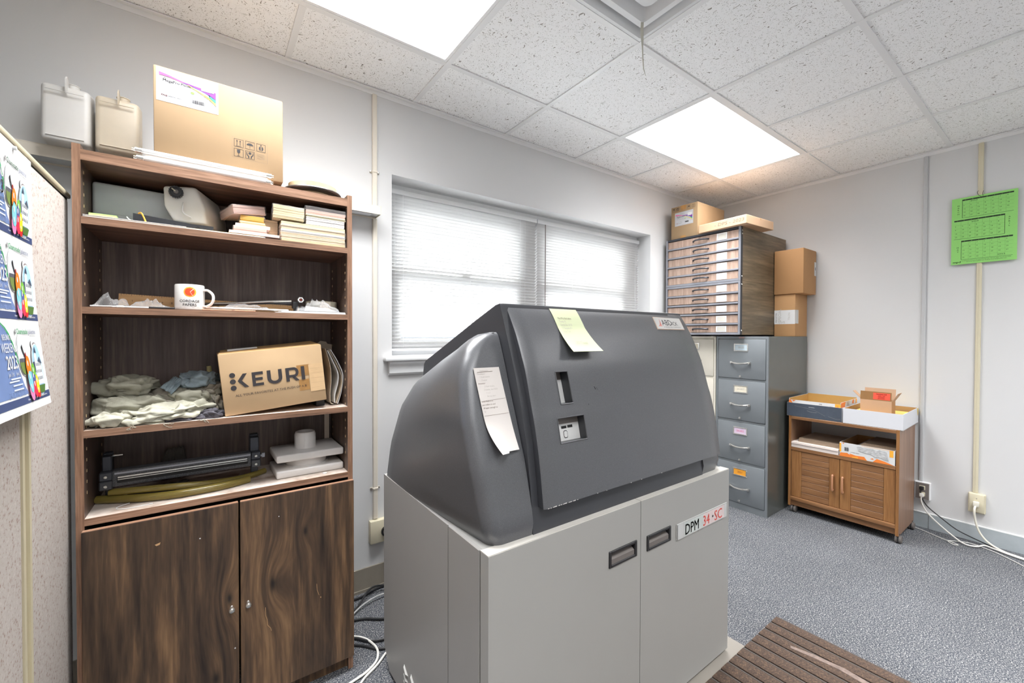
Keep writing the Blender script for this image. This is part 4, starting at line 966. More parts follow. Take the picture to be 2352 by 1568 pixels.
def mdisc(u, v, r_, mt, k, cut=False):
    n = 24; rows = 14
    for i in range(rows):
        v0 = -r_+2*r_*i/rows; v1 = -r_+2*r_*(i+1)/rows; w0 = math.sqrt(max(0, r_*r_-v0*v0)); w1 = math.sqrt(max(0, r_*r_-v1*v1))
        for j in range(8):
            s0, s1 = -1+j/4, -1+(j+1)/4; p.poly([(u+s0*w0, v+v0), (u+s1*w0, v+v0), (u+s1*w1, v+v1), (u+s0*w1, v+v1)], mt, k)
mdisc(.0025, .058, .0168, M_amber, 1); mdisc(.002, .058, .0128, plain('mug_red', S(226, 82, 44), .3), 2)
p.line([(.003, .058), (.007, .063), (.0125, .0685)], .0014, M_white, 3); p.line([(.003, .058), (.006, .052), (.0105, .0445)], .0009, M_white, 3)
p.line([(-.026, .0365), (-.01, .0365), (.01, .0365), (.026, .0365)], .0004, M_inkg, 2); p.line([(-.026, .0085), (-.01, .0085), (.01, .0085), (.026, .0085)], .0004, M_inkg, 2)
p.text('CORDAGE', .0015, .0245, .0085, M_ink, 2, al='c', bold=.03, sx=.98); p.text('PAPERS', .0015, .0125, .0085, M_ink, 2, al='c', bold=.03, sx=.98)
m.build('printed_logo', t, fix=False)
t = thing('wooden_ruler', 'long pale wooden yardstick leaning at the back of the middle shelf', 'ruler', (0, 1.86, .0815))
Mx = Matrix.Translation((-.241, 1.85, .0985)) @ Matrix.Rotation(.035, 4, 'Y') @ Matrix.Rotation(-.05, 4, 'X')
m = MB(Mx); m.box((0, 0, -.002), (.53, .004, .036), M_maple); m.build('stick', t)
m = MB(Mx); p = Pl(m, (0, 0, 0), X3, Z3)
for i in range(84): p.rect(.006+i*.00635, .0335 if i % 4 else .0305, .0067+i*.00635, .036, M_ink)
for i in range(1, 20): p.text(str(i), .006+i*.0254, .012, .006, M_ink)
m.build('graduations', t, fix=False)
t = thing('metal_rod', 'brushed metal rod with hexagonal nut end pointing out of the middle shelf', 'rod', (.14, 1.77, .0815))
m = MB(); m.tube([(-.04, 1.83, .108), (.09, 1.80, .116), (.17, 1.785, .124), (.25, 1.765, .129)], lambda s_: .0035+.001*math.sin(s_*3), M_chrome, 10); m.tube([(-.03, 1.845, .104), (.25, 1.775, .122)], .0022, M_gund, 8, sub=1); m.build('shaft', t)
m = MB(); o_ = (.279, 1.752, .1335); m.lathe([(.011, .02), (.0125, .0), (.0115, -.004), (.008, -.004), (.006, .004)], M_chrome, o_, 'y', 6, False); m.lathe([(.0095, -.0045), (.0095, -.007), (.006, -.007)], M_white, o_, 'y', 16); m.lathe([(0, -.009), (.004, -.009), (.0045, .0)], plain('copper_thread', S(130, 66, 56), .4, metal=.5), o_, 'y', 12); m.build('nut', t)
m = MB(); m.box((.255, 1.772, .1015), (.275, 1.80, .128), M_blackp, .004, 2); m.box((.26, 1.775, .0815), (.27, 1.79, .102), M_blackp); m.build('bracket', t)
def bag(lab, x0, x1, y0, y1, z0, h, seed, mt=M_film, nm='plastic_bag'):
    nx, ny = 26, 8; vs = []; fs = []; rr = Vector((seed*3.1, 0, 0))
    for k in (1, 0):
        for i in range(nx+1):
            for j in range(ny+1):
                u, v = i/nx, j/ny; e = (math.sin(math.pi*u)**.5)*(math.sin(math.pi*v)**.5) if 0 < u < 1 and 0 < v < 1 else 0
                n = noise.noise(Vector((u*3.5, v*2, seed*1.7))); n2 = abs(noise.noise(Vector((u*9, v*4, seed))))
                z = z0+.0008+(k*h*e*(.7+.9*n+.8*n2) if k else 0)
                vs.append((x0+(x1-x0)*u+.004*n, y0+(y1-y0)*v+.005*n*(1-v), max(z, z0+.0008)))
    q = (nx+1)*(ny+1)
    for i in range(nx):
        for j in range(ny):
            a = i*(ny+1)+j; fs.append((a, a+1, a+ny+2, a+ny+1)); fs.append((q+a, q+a+ny+1, q+a+ny+2, q+a+1))
    m = MB(); m.add(vs, fs, mt, True); return tag(m.build(nm, ang=25, fix=False), lab, 'plastic bag', 'crumpled clear bags on the middle shelf')
bag('crumpled clear bag at the left end of the middle shelf', -.283, -.2, 1.712, 1.80, .0815, .036, 1)
bag('flat crinkled clear bag between the left bag and the mug', -.2, -.10, 1.718, 1.80, .0855, .022, 2)
bag('long crumpled clear bag right of the mug', .0, .20, 1.722, 1.79, .0885, .018, 4)
bag('clear bag with white paper at the right of the middle shelf', .262, .41, 1.712, 1.80, .0905, .036, 5, M_filmd)
m = MB(); m.prism([(.29, 1.72, .0915), (.40, 1.715, .0915), (.37, 1.74, .104), (.30, 1.76, .112)], (0, .02, .001), M_white); tag(m.build('folded_paper'), 'folded white paper showing through the right clear bag', 'paper')
def rod(lab, a, b, r_, mt, nm='white_rod', extra=None):
    t = thing(nm, lab, 'rod', ((a[0]+b[0])/2, (a[1]+b[1])/2, min(a[2], b[2])-r_))
    m = MB(); m.tube([a, b], r_, mt, 10, sub=1); m.build('shaft', t)
    if extra: extra(t)
rod('thin white rod along the front of the middle shelf, left end', (-.283, 1.708, .0845), (-.14, 1.712, .0845), .002, M_white)
def ex(t):
    m = MB(); m.box((-.226, 1.7015, .0815), (-.209, 1.7085, .0875), M_hdpe, .001); m.build('clip', t)
rod('short white rod with clear clip in front of the mug', (-.235, 1.705, .0835), (-.153, 1.705, .0835), .0018, M_white, extra=ex)
rod('black pen-like tool left of the mug', (-.153, 1.7065, .0845), (-.09, 1.708, .0845), .0029, M_blackp, 'black_tool')
rod('long white rod inside clear film right of the mug', (-.01, 1.73, .092), (.235, 1.735, .092), .0028, M_white)
m = MB(); m.box((-.02, 1.707, .0817), (.13, 1.74, .0855), plain('orange_ruler_plastic', S(206, 150, 116), .35, var=.1, vs=12), .001); m.box((.06, 1.7065, .083), (.068, 1.7075, .085), M_edge); tag(m.build('orange_plastic_strip'), 'translucent orange-brown plastic strip under the film at the shelf front', 'plastic strip')
m = MB()
for i in range(4): m.box((.19+.01*i, 1.706+.002*i, .0815+.0019*i), (.431, 1.90, .0832+.0019*i), M_white)
tag(m.build('white_paper_sheaf'), 'sheaf of white paper at the right front of the middle shelf', 'paper')
t = thing('tape_roll', 'roll of off-white tape lying flat behind the clear bag', 'tape', (.372, 1.85, .0895))
m = MB(); m.lathe([(.03, .001), (.0575, .001), (.058, .003), (.058, .045), (.0565, .047), (.03, .047), (.03, .001)], plain('masking_tape', S(206, 198, 178), .6, var=.03), (.372, 1.85, .0895), 'z', 48); m.build('roll', t)
m = MB(); m.box((.355, 1.791, .094), (.395, 1.7935, .132), M_offw, .001); m.build('loose_end', t)

# ---- third shelf: rags, bottle, carton, folders
def rag(lab, c, r, seed, col, fold=1.0, yaw_=0, pitch_=0, name='shop_rag', nn=(110, 64)):
    """a bunched cloth: flattened lump whose surface carries sharp-backed folds and a turned hem"""
    nu, nv = nn; vs = []; fs = []; sd = Vector((seed*7.3, seed*1.9, seed*4.1))
    Rm = Matrix.Rotation(yaw_, 3, 'Z') @ Matrix.Rotation(pitch_, 3, 'Y')
    for j in range(nv+1):
        ph_ = math.pi*j/nv
        for i in range(nu):
            th = 2*math.pi*i/nu; d = Vector((math.sin(ph_)*math.cos(th), math.sin(ph_)*math.sin(th), math.cos(ph_)))
            sgn = lambda a, e: math.copysign(abs(a)**e, a)
            q = Vector((sgn(d.x, .8), sgn(d.y, .8), sgn(d.z, .8)))
            a = noise.noise(d*1.1+sd)*.34+noise.noise(d*2.3+sd*2)*.2
            D_ = Vector((d.x*r[0]+.35*d.z*r[2], d.y*r[1], d.z*r[2]))/.05
            b = 1-abs(noise.noise(D_*1.1+sd*3))*2.6
            b2 = 1-abs(noise.noise(D_*2.6+sd*5))*2.2
            wv = Vector((noise.noise(d*1.6+sd), noise.noise(d*1.6+sd*1.3), noise.noise(d*1.6+sd*1.7)))*.9
            c1 = max(0, 1-4.5*abs(noise.noise(D_*.75+wv*.6+sd*7)))**1.5; c2 = max(0, 1-5*abs(noise.noise(D_*1.8+wv*.6+sd*9)))**1.5
            k = 1+a
            p = Vector((q.x*r[0]*k, q.y*r[1]*k, q.z*r[2]*k))
            nrm = Vector((d.x/r[0], d.y/r[1], d.z/r[2])).normalized()
            p = p+nrm*(.009*b+.002*b2-.011*c1-.004*c2)*fold
            p = Rm @ p; p = p+Vector(c); vs.append(p)
    zmin = c[2]-r[2]*.95
    vs = [tuple((p.x, min(p.y, 1.965), max(p.z, zmin+.002*noise.noise(p*40)))) for p in vs]
    for j in range(nv):
        for i in range(nu): fs.append((j*nu+i, j*nu+(i+1) % nu, (j+1)*nu+(i+1) % nu, (j+1)*nu+i))
    m = MB(); m.add(vs, fs, col, True); o = m.build(name, ang=80); return tag(o, lab, 'rag', 'bunched shop rags on the third shelf')
G1, G2, G3, G4 = cloth('sage_grey_cloth', S(146, 144, 130)), cloth('pale_grey_cloth', S(178, 176, 160)), cloth('slate_blue_cloth', S(122, 134, 140)), cloth('charcoal_cloth', S(84, 82, 88))
G5 = cloth('taupe_grey_cloth', S(148, 142, 130))
def flap(lab, pts, thick, col, seed, fold=.008, name='shop_rag', grp='bunched shop rags on the third shelf'):
    """folded cloth: a bilinear patch between four corners with thickness, rippled; pts = 4 corners"""
    a, b, c, d = map(Vector, pts); nu, nv = 40, 16; vs = []; fs = []; nrm = (b-a).cross(d-a).normalized()
    for k in (0, 1):
        for i in range(nu+1):
            for j in range(nv+1):
                u, v = i/nu, j/nv; p = (a*(1-u)+b*u)*(1-v)+(d*(1-u)+c*u)*v
                e = 4*v*(1-v); ed = min(1, 4*math.sin(math.pi*v)**.7)*min(1, 4*math.sin(math.pi*u)**.7) if 0 < u < 1 and 0 < v < 1 else 0
                n = noise.noise(Vector((u*4+seed, v*3, seed*2)))+.5*(1-abs(noise.noise(Vector((u*9, v*5+seed, 3))))*2)-.2
                p = p+nrm*(fold*n*(0.4+.6*e)+(thick*.5 if k else -thick*.5)*ed*(1+.3*n))+Vector((0, 0, 1))*.004*noise.noise(Vector((u*11, seed, v*2)))
                vs.append(tuple(p))
    q = (nu+1)*(nv+1)
    for i in range(nu):
        for j in range(nv):
            s_ = i*(nv+1)+j; fs.append((s_, s_+1, s_+nv+2, s_+nv+1)); fs.append((q+s_, q+s_+nv+1, q+s_+nv+2, q+s_+1))
    m = MB(); m.add(vs, fs, col, True); return tag(m.build(name, ang=80), lab, 'rag', grp)
ZS = -.279
rag('sage grey rag bunched at the back left, topmost of the pile', (-.218, 1.84, -.170), (.068, .06, .032), 1, G1, .9)
rag('sage grey rag under the topmost left one', (-.205, 1.82, -.232), (.088, .075, .037), 2, G1, .9)
rag('taupe grey rag in the middle behind the pale one', (-.12, 1.85, -.225), (.075, .06, .036), 3, G5, .8)
rag('slate blue rag draped on top at the right of the pile', (-.038, 1.84, -.156), (.062, .052, .026), 4, G3, .9)
flap('slate blue rag corner hanging down left of the draped one', [(-.135, 1.79, -.172), (-.105, 1.78, -.197), (-.07, 1.80, -.155), (-.10, 1.83, -.142)], .008, G3, 3.3, .006)
rag('olive grey rag bunched beneath the slate blue one', (-.045, 1.82, -.213), (.062, .055, .033), 6, G1, 1.1)
rag('taupe rag hanging at the right end of the pile', (.0, 1.83, -.212), (.04, .045, .036), 7, G5, 1.1)
rag('pale grey rag spread along the shelf front', (-.115, 1.745, -.249), (.108, .036, .023), 8, G2, 1.0, yaw_=.04, pitch_=-.05)
rag('pale grey rag end bunched at the front left corner', (-.245, 1.742, -.262), (.046, .032, .018), 9, G2, 1.1)
rag('small pale rag scrap tucked under the front rag', (-.165, 1.735, -.2725), (.05, .022, .0085), 13, G2, 1.3)
rag('charcoal rag rolled under the right end of the pale one', (.0, 1.745, -.2685), (.036, .03, .0125), 10, G4, 1.0)
rag('charcoal rag scrap flattened at the shelf front centre', (-.075, 1.735, -.2735), (.05, .022, .0065), 14, G4, 1.0)
rag('small slate blue rag peeking out at the far left', (-.279, 1.765, -.266), (.016, .03, .014), 11, G3, .8)
rag('dark grey rag stuffed between the pile and the carton', (.018, 1.80, -.245), (.022, .035, .032), 12, G5, .9)
rr_ = random.Random(2)
for k, (x, z) in enumerate(((-.195, -.277), (-.118, -.281), (-.018, -.277))):
    m = MB()
    for i in range(4):
        a = [(x+rr_.uniform(-.004, .004), 1.700-.001*i, z)]
        for s_ in range(4): a.append((a[-1][0]+rr_.uniform(-.006, .007), 1.6985, a[-1][2]+rr_.uniform(-.006, .003)))
        m.tube(a, .0006, G2, 4)
    tag(m.build('loose_threads'), ('loose pale threads over the third shelf edge below the left rags', 'loose threads over the third shelf edge, the middle tuft', 'loose threads over the third shelf edge nearest the tilted carton')[k], 'threads', 'loose threads on the third shelf')
t = thing('plastic_bottle', 'olive yellow plastic bottle with narrow tilted neck behind the rags', 'bottle', (.0, 1.925, ZS))
m = MB(Matrix.Translation((.006, 1.925, ZS)) @ Matrix.Rotation(-.06, 4, 'Y')); m.lathe([(0, 0), (.026, 0), (.028, .004), (.028, .06), (.02, .085), (.011, .1), (.009, .125), (.0075, .163), (.006, .163), (0, .15)], plain('olive_plastic', S(170, 160, 112), .4, var=.04, sss=.15), (0, 0, 0), 'z', 28); m.build('body', t)
tl = math.radians(5.6)
Mk = Matrix.Translation((.0405, 1.715, ZS+.001)) @ Matrix.Rotation(-tl, 4, 'Y') @ Matrix.Rotation(.0, 4, 'Z')
t = thing('coffee_maker_carton', 'tilted tan carton printed with KEURI in bold dark letters on the third shelf', 'carton', (0, 0, 0), M=Mk)
KW, KH, KD = .324, .213, .235
m = MB(Mk); m.box((0, 0, 0), (KW, KD, KH), M_card2 if False else plain('keurig_card', S(192, 162, 124), .75, var=.04, vs=4, bs=.12, bsc=30), .0025, 2); m.build('carton_body', t)
m = MB(Mk); m.prism([(.004, .004, KH), (KW-.004, .004, KH), (KW-.02, .09, KH+.012), (.01, .1, KH+.008)], (0, .002, .002), M_cardd); m.box((.02, .12, KH), (.32, .22, KH+.006), M_cardd); m.box((.03, .05, KH+.006), (.12, .1, KH+.0115), M_white); m.build('top_flap', t)
m = MB(Mk); p = Pl(m, (0, 0, 0), X3, Z3, off=.0004)
DK = plain('keurig_ink', S(54, 50, 52), .6)
for z in (.137, .115, .093): p.disc(.0335, z, .0085, .0085, DK, 3)
# K arms
p.poly([(.047, .115), (.064, .139), (.0765, .139), (.0595, .115), (.079, .091), (.066, .091)], DK, 3)
def blk(pts): p.poly(pts, DK, 3)
# E
blk([(.09, .09), (.1, .09), (.1, .139), (.09, .139)]); blk([(.1, .129), (.124, .129), (.124, .139), (.1, .139)]); blk([(.1, .1095), (.122, .1095), (.122, .119), (.1, .119)]); blk([(.1, .09), (.124, .09), (.124, .0995), (.1, .0995)])
# U
pts = [(.136, .139), (.1475, .139), (.1475, .11)]+[(.1595+.012*math.cos(a), .11+.0105*math.sin(a)) for a in [math.pi+math.pi*i/8 for i in range(1, 8)]]+[(.1715, .11), (.1715, .139), (.183, .139), (.183, .11)]+[(.1595+.0235*math.cos(a), .11+.0205*math.sin(a)) for a in [-math.pi*i/10 for i in range(1, 10)]]+[(.136, .11)]
blk([(.136, .109), (.1475, .109), (.1475, .139), (.136, .139)]); blk([(.1715, .109), (.183, .109), (.183, .139), (.1715, .139)])
for i in range(10):
    a0_, a1_ = math.pi+math.pi*i/10, math.pi+math.pi*(i+1)/10
    blk([(.1595+.012*math.cos(a0_), .109+.010*math.sin(a0_)), (.1595+.0235*math.cos(a0_), .109+.0205*math.sin(a0_)), (.1595+.0235*math.cos(a1_), .109+.0205*math.sin(a1_)), (.1595+.012*math.cos(a1_), .109+.010*math.sin(a1_))])
# R
blk([(.195, .089), (.206, .089), (.206, .139), (.195, .139)]); blk([(.206, .1295), (.222, .1295), (.222, .139), (.206, .139)]); blk([(.206, .1025), (.222, .1025), (.222, .112), (.206, .112)])
for i in range(8):
    a0_, a1_ = -math.pi/2+math.pi*i/8, -math.pi/2+math.pi*(i+1)/8
    blk([(.222+.006*math.cos(a0_), .1208+.0088*math.sin(a0_)), (.222+.0155*math.cos(a0_), .1208+.0183*math.sin(a0_)), (.222+.0155*math.cos(a1_), .1208+.0183*math.sin(a1_)), (.222+.006*math.cos(a1_), .1208+.0088*math.sin(a1_))])
blk([(.214, .1035), (.226, .1035), (.2385, .089), (.226, .089)])
p.text('ALL YOUR FAVORITES AT THE PUSH OF A B', .036, .0615, .0085, DK, 3, sx=.98)
m.build('printed_lettering', t, fix=False)
m = MB(Mk); p = Pl(m, (0, 0, 0), X3, Z3, off=.0003); p.rect(.232, .103, .275, .144, M_tape, 2); p.rect(.235, .049, .27, .090, M_tape, 2); p.rect(.272, .040, .323, .142, M_tapep, 5)
for i in range(5): p.rect(.276, .054+i*.018, .32, .0546+i*.018, M_card3, 6)
m.build('tape_pieces', t, fix=False)
m = MB(Mk); p = Pl(m, (0, 0, 0), X3, Z3, off=.0003); p.poly([(.246, .089), (.2575, .089), (.2575, .139), (.246, .139)], DK, 6); p.poly([(.246, .139), (.2575, .139), (.2575, .089), (.246, .089)], DK, 7); m.build('last_letter', t, fix=False)
t = thing('black_plate_holder', 'black plastic angle propping up the right end of the tilted carton', 'bracket', (.375, 1.84, ZS))
m = MB(); m.box((.335, 1.775, ZS), (.368, 1.90, ZS+.027), M_blackp, .002); m.box((.335, 1.937, ZS), (.425, 1.942, ZS+.2), M_hoodd); m.build('angle', t)
def sheet_curve(nm, lab, prof, y0, y1, th, mt, cat='folder', grp='folders and papers standing beside the carton'):
    P = []
    for i in range(len(prof)-1):
        p0 = Vector(prof[max(i-1, 0)]); p1 = Vector(prof[i]); p2 = Vector(prof[i+1]); p3 = Vector(prof[min(i+2, len(prof)-1)])
        for k in range(5):
            s_ = k/5; P.append(.5*((2*p1)+(p2-p0)*s_+(2*p0-5*p1+4*p2-p3)*s_*s_+(3*p1-p0-3*p2+p3)*s_**3))
    P.append(Vector(prof[-1])); vs = []; n = len(P)
    for x, z in P: vs += [(x, y0, z), (x, y1, z), (x+th, y0, z), (x+th, y1, z)]
    fs = []
    for i in range(n-1):
        a = 4*i; b = a+4; fs += [(a, b, b+1, a+1), (a+2, a+3, b+3, b+2), (a, a+2, b+2, b), (a+1, b+1, b+3, a+3)]
    fs += [(0, 1, 3, 2), (4*n-4, 4*n-2, 4*n-1, 4*n-3)]
    m = MB(); m.add(vs, fs, mt, True); return tag(m.build(nm, ang=50), lab, cat, grp)
Mfold = plain('manila', S(222, 206, 182), .7, var=.03)
sheet_curve('manila_folder', 'outer manila folder bowed against the carton', [(.366, -.052), (.376, -.085), (.386, -.13), (.388, -.18), (.384, -.23), (.386, -.268), (.398, -.2735)], 1.76, 1.93, .0014, Mfold)
sheet_curve('paper_sheaf', 'bowed white papers inside the folder', [(.374, -.06), (.392, -.10), (.412, -.15), (.412, -.19), (.40, -.24), (.401, -.270)], 1.762, 1.92, .004, M_white, 'paper')
sheet_curve('manila_folder', 'second manila folder curving behind the white papers', [(.380, -.058), (.402, -.10), (.424, -.15), (.430, -.19), (.420, -.235), (.407, -.272)], 1.762, 1.93, .0016, Mfold)
sheet_curve('paper_sheaf', 'thick curved sheaf, outermost of the bowed papers', [(.385, -.056), (.41, -.1), (.4305, -.15), (.4315, -.19), (.4255, -.23), (.412, -.2745)], 1.765, 1.92, .0035, M_white, 'paper')
m = MB(); m.prism([(.372, 1.95, -.036), (.388, 1.95, -.024), (.41, 1.95, -.028), (.416, 1.95, -.037), (.434, 1.95, -.04), (.4345, 1.95, -.278), (.372, 1.95, -.278)], (0, .002, 0), Mfold); tag(m.build('manila_folder'), 'upright manila folder with cut tab at the right rear', 'folder', 'folders and papers standing beside the carton')

# ---- lowest open shelf
Z5 = -.536
t = thing('roller_assembly', 'dark grey metal feed bar with bright slot and end brackets on the lowest open shelf', 'machine part', (-.065, 1.83, Z5))
M_rol = speckle('pitted_dark_casting', S(64, 65, 68), S(46, 47, 50), S(98, 98, 100), 420, .5, .7, .1, .05)
x0, x1, y, zc = -.283, .150, 1.81, -.458
m = MB(); m.box((x0+.03, y-.012, zc-.024), (x1-.03, y+.03, zc+.027), M_rol, .004, 2); m.build('bar', t)
m = MB(); m.box((x0+.036, y-.0135, zc+.016), (x1-.032, y-.011, zc+.0215), M_gun); m.build('upper_strip', t)
m = MB(); m.box((x0+.042, y-.0135, zc-.012), (x1-.04, y-.0115, zc+.010), M_dark); m.box((x0+.044, y-.0165, zc+.004), (x1-.042, y-.0125, zc+.009), M_chrome); m.box((x0+.044, y-.0155, zc-.002), (x1-.042, y-.0125, zc+.0005), M_chrome); m.build('bright_slot', t)
for s_, a, b in ((1, x0, x0+.032), (-1, x1-.030, x1)):
    m = MB(); m.box((a, y-.013, zc-.002), (b, y+.03, zc+.026), M_gund, .003); m.box((a, y-.015, zc-.03), (b, y+.03, zc-.002), M_hoodd, .003)
    xa, xb = (a+.004, a+.027) if s_ == 1 else (b-.033, b-.004)
    m.box((xa, y+.03, zc-.02), (xb, y+.05, -.378 if s_ == 1 else -.372), M_gund, .003); m.box((xa, y+.008, zc+.024), (xb, y+.05, -.385 if s_ == 1 else -.38), M_gund, .003)
    m.box((xa+.004, y+.03, Z5), (xb-.002, y+.045, zc), M_gund, .002); c = m.build('end_bracket', t)
    m = MB()
    for dz in (.012, -.018): m.lathe([(0, -.001), (.003, -.001), (.0045, -.003), (.0045, 0)], M_chrome, ((a+b)/2, y-.0145, zc+dz), 'y', 14)
    m.build('bolt', c)
m = MB(); m.tube([(x0+.027, 1.85, -.392), (x0+.05, 1.85, -.392)], .0045, M_chrome, 12, sub=1); m.tube([(x0+.024, 1.85, -.392), (x0+.034, 1.85, -.392)], .006, M_chrome, 12, sub=1); m.tube([(x1, 1.83, zc+.003), (x1+.014, 1.83, zc+.003)], .005, M_gun, 12, sub=1); m.box((x1+.006, 1.825, zc-.004), (x1+.016, 1.835, zc+.012), M_gun, .001); m.build('pin', t)
flap('dark cloth bunched on the shelf under the feed bar', [(-.23, 1.79, -.531), (-.10, 1.79, -.522), (-.06, 1.86, -.515), (-.22, 1.86, -.52)], .012, cloth('black_cloth', S(72, 68, 64)), 9.1, .006, 'dark_cloth', None)
flap('dark cloth scrap behind the feed bar near the back panel', [(-.16, 1.91, -.5), (-.06, 1.91, -.5), (-.08, 1.93, -.405), (-.13, 1.93, -.41)], .01, cloth('black_cloth', S(72, 68, 64)), 5.1, .008, 'dark_cloth', None)
m = MB(); m.tube([(-.292, 1.833, Z5+.0135), (-.25, 1.81, Z5+.0135), (-.206, 1.785, Z5+.0135), (-.15, 1.762, Z5+.0135), (-.083, 1.747, Z5+.0135), (0, 1.748, Z5+.0135), (.06, 1.763, Z5+.012), (.112, 1.785, Z5+.012)], .0125, M_hose, 14); tag(m.build('vinyl_tube'), 'thick amber see-through vinyl tube curving along the lowest open shelf', 'tube', 'amber vinyl tubes')
m = MB(); m.tube([(-.26, 1.81, Z5+.037), (-.2, 1.79, Z5+.037), (-.1, 1.762, Z5+.036), (0, 1.772, Z5+.024), (.08, 1.812, Z5+.012), (.13, 1.835, Z5+.012), (.168, 1.862, Z5+.012)], .0105, M_hose, 14); tag(m.build('vinyl_tube'), 'second amber vinyl tube lying on the first, its end nearer the white container', 'tube', 'amber vinyl tubes')
m = MB(); m.tube([(-.15, 1.735, Z5+.0012), (-.2, 1.728, Z5+.0012), (-.232, 1.738, Z5+.0012), (-.235, 1.76, Z5+.0012), (-.21, 1.78, Z5+.0012)], .0012, M_white, 6); tag(m.build('white_wire'), 'thin white wire loop on the dusty lowest shelf', 'wire')
m = MB(); m.prism([(-.02, 1.84, Z5+.0006), (.08, 1.86, Z5+.0006), (.09, 1.92, Z5+.0006), (-.01, 1.9, Z5+.0006)], (0, 0, .001), M_greyp); m.prism([(-.12, 1.86, Z5+.0006), (-.04, 1.83, Z5+.0006), (-.02, 1.9, Z5+.0006), (-.1, 1.93, Z5+.0006)], (0, 0, .0008), plain('dusty_card', S(150, 134, 120), .9)); tag(m.build('card_scraps'), 'dusty brown card scraps lying behind the amber tubes', 'card')
t = thing('plastic_spool', 'white plastic fitting of two thick square slabs joined by a round neck with cap', 'plastic fitting', (.31, 1.84, Z5))
ws = M_whitep
def slab(z0, z1, dx=0, nm='slab'): return rprism(nm, t, [(.196+dx, 1.752, z0), (.433+dx*.5, 1.752, z0), (.4325, 1.95, z0), (.191, 1.93, z0)], (0, 0, z1-z0), ws, .006, None, 3)
slab(-.5358, -.508); slab(-.477, -.449, .001, 'slab')
m = MB(); m.lathe([(.08, 0), (.08, .004), (.074, .006), (.074, .032)], ws, (.312, 1.845, -.5095), 'z', 40); m.build('neck', t)
m = MB(); m.lathe([(.041, 0), (.0385, .004), (.0385, .052), (.035, .062), (.031, .0635), (.029, .060), (.0285, .05), (0, .048)], ws, (.309, 1.85, -.4495), 'z', 36)
for i in range(14):
    a = i*2*math.pi/14; m.box((.309+.0375*math.cos(a)-.001, 1.85+.0375*math.sin(a)-.001, -.445), (.309+.0375*math.cos(a)+.001, 1.85+.0375*math.sin(a)+.001, -.40), ws)
m.build('cap', t)
m = MB(); m.lathe([(0, 0), (.0075, 0), (.0085, .0015), (.0075, .0035), (0, .004)], M_whitep, (.358, 1.73, Z5), 'z', 20); tag(m.build('plastic_disc'), 'small white plastic disc in front of the white fitting', 'cap')
m = MB(); m.box((.405, 1.962, -.52), (.424, 1.965, -.302), M_offw); tag(m.build('paper_strip'), 'long pale paper strip standing at the right rear of the lowest shelf', 'paper')

# ------------------------------------------------------------------ filing cabinets (fronts face -X)
def cabinet(lab, x0, x1, y0, y1, body, front, cards, nm='filing_cabinet', chrome=M_chrome, knobs=True):
    t = thing(nm, lab, 'filing cabinet', ((x0+x1)/2, (y0+y1)/2, FL), 'four-drawer filing cabinets')
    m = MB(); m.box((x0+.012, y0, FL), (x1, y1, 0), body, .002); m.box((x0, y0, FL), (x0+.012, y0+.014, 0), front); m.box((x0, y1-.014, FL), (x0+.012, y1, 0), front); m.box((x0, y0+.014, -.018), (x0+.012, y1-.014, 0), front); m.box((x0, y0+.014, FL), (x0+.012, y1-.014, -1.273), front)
    for z in (-.329, -.648, -.963): m.box((x0+.002, y0+.014, z-.008), (x0+.012, y1-.014, z+.007), front)
    m.build('cabinet_body', t)
    for i, (zt, zb) in enumerate(((-.0215, -.320), (-.338, -.638), (-.657, -.954), (-.972, -1.271))):
        m = MB(); m.box((x0-.004, y0+.0165, zb), (x0+.01, y1-.0165, zt), front, .0035, 2); d = m.build('drawer', t)
        yc = (y0+y1)/2; c = cards[i]
        m = MB()
        yh0, yh1 = yc-.053, yc+.053; zp = zt-.033; zq = zt-.092
        for a, b in (((yh0, zq), (yh1, zq+.008)), ((yh0, zp-.008), (yh1, zp)), ((yh0, zq+.008), (yh0+.009, zp-.008)), ((yh1-.009, zq+.008), (yh1, zp-.008))): m.box((x0-.0075, a[0], a[1]), (x0-.004, b[0], b[1]), chrome, .001)
        m.build('card_frame', d)
        m = MB(); m.box((x0-.0055, yh0+.009, zq+.008), (x0-.004, yh1-.009, zp-.008), c[0]); p = Pl(m, (x0-.0055, yc, (zp+zq)/2), -Y3, Z3); p.text(c[1], 0, -.006, .014, c[2], 1, al='c', ital=.1); m.build('card', d)
        zh = zt-.178; m = MB()
        for yy in (yc-.066, yc+.066): m.box((x0-.022, yy-.009, zh-.009), (x0-.004, yy+.009, zh+.009), chrome, .003, 2)
        m.tube([(x0-.016, yc-.06, zh+.001), (x0-.026, yc-.03, zh-.004), (x0-.028, yc, zh-.006), (x0-.026, yc+.03, zh-.004), (x0-.016, yc+.06, zh+.001)], .0072, chrome, 8)
        m.build('handle', d)
        if knobs: m = MB(); m.lathe([(0, -.014), (.008, -.013), (.0095, -.009), (.005, -.004), (.005, 0)], chrome, (x0-.004, yc, zt-.281), 'x', 16); m.build('lock_knob', d)
    return t
lav = plain('lavender_card', S(226, 206, 226), .7); blc = plain('pale_blue_card', S(206, 222, 230), .7); crc = plain('cream_card', S(232, 224, 204), .7); orc = plain('orange_card', S(250, 170, 52), .7)
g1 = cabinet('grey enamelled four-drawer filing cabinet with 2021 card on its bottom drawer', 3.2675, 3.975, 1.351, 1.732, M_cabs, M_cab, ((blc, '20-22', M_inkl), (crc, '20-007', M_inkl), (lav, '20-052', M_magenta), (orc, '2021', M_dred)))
g2 = cabinet('cream four-drawer filing cabinet between the grey one and the window wall', 3.2675, 3.975, 1.738, 2.118, M_cabb, M_cabb, ((crc, '19-70', M_inkl),)*4, knobs=False)
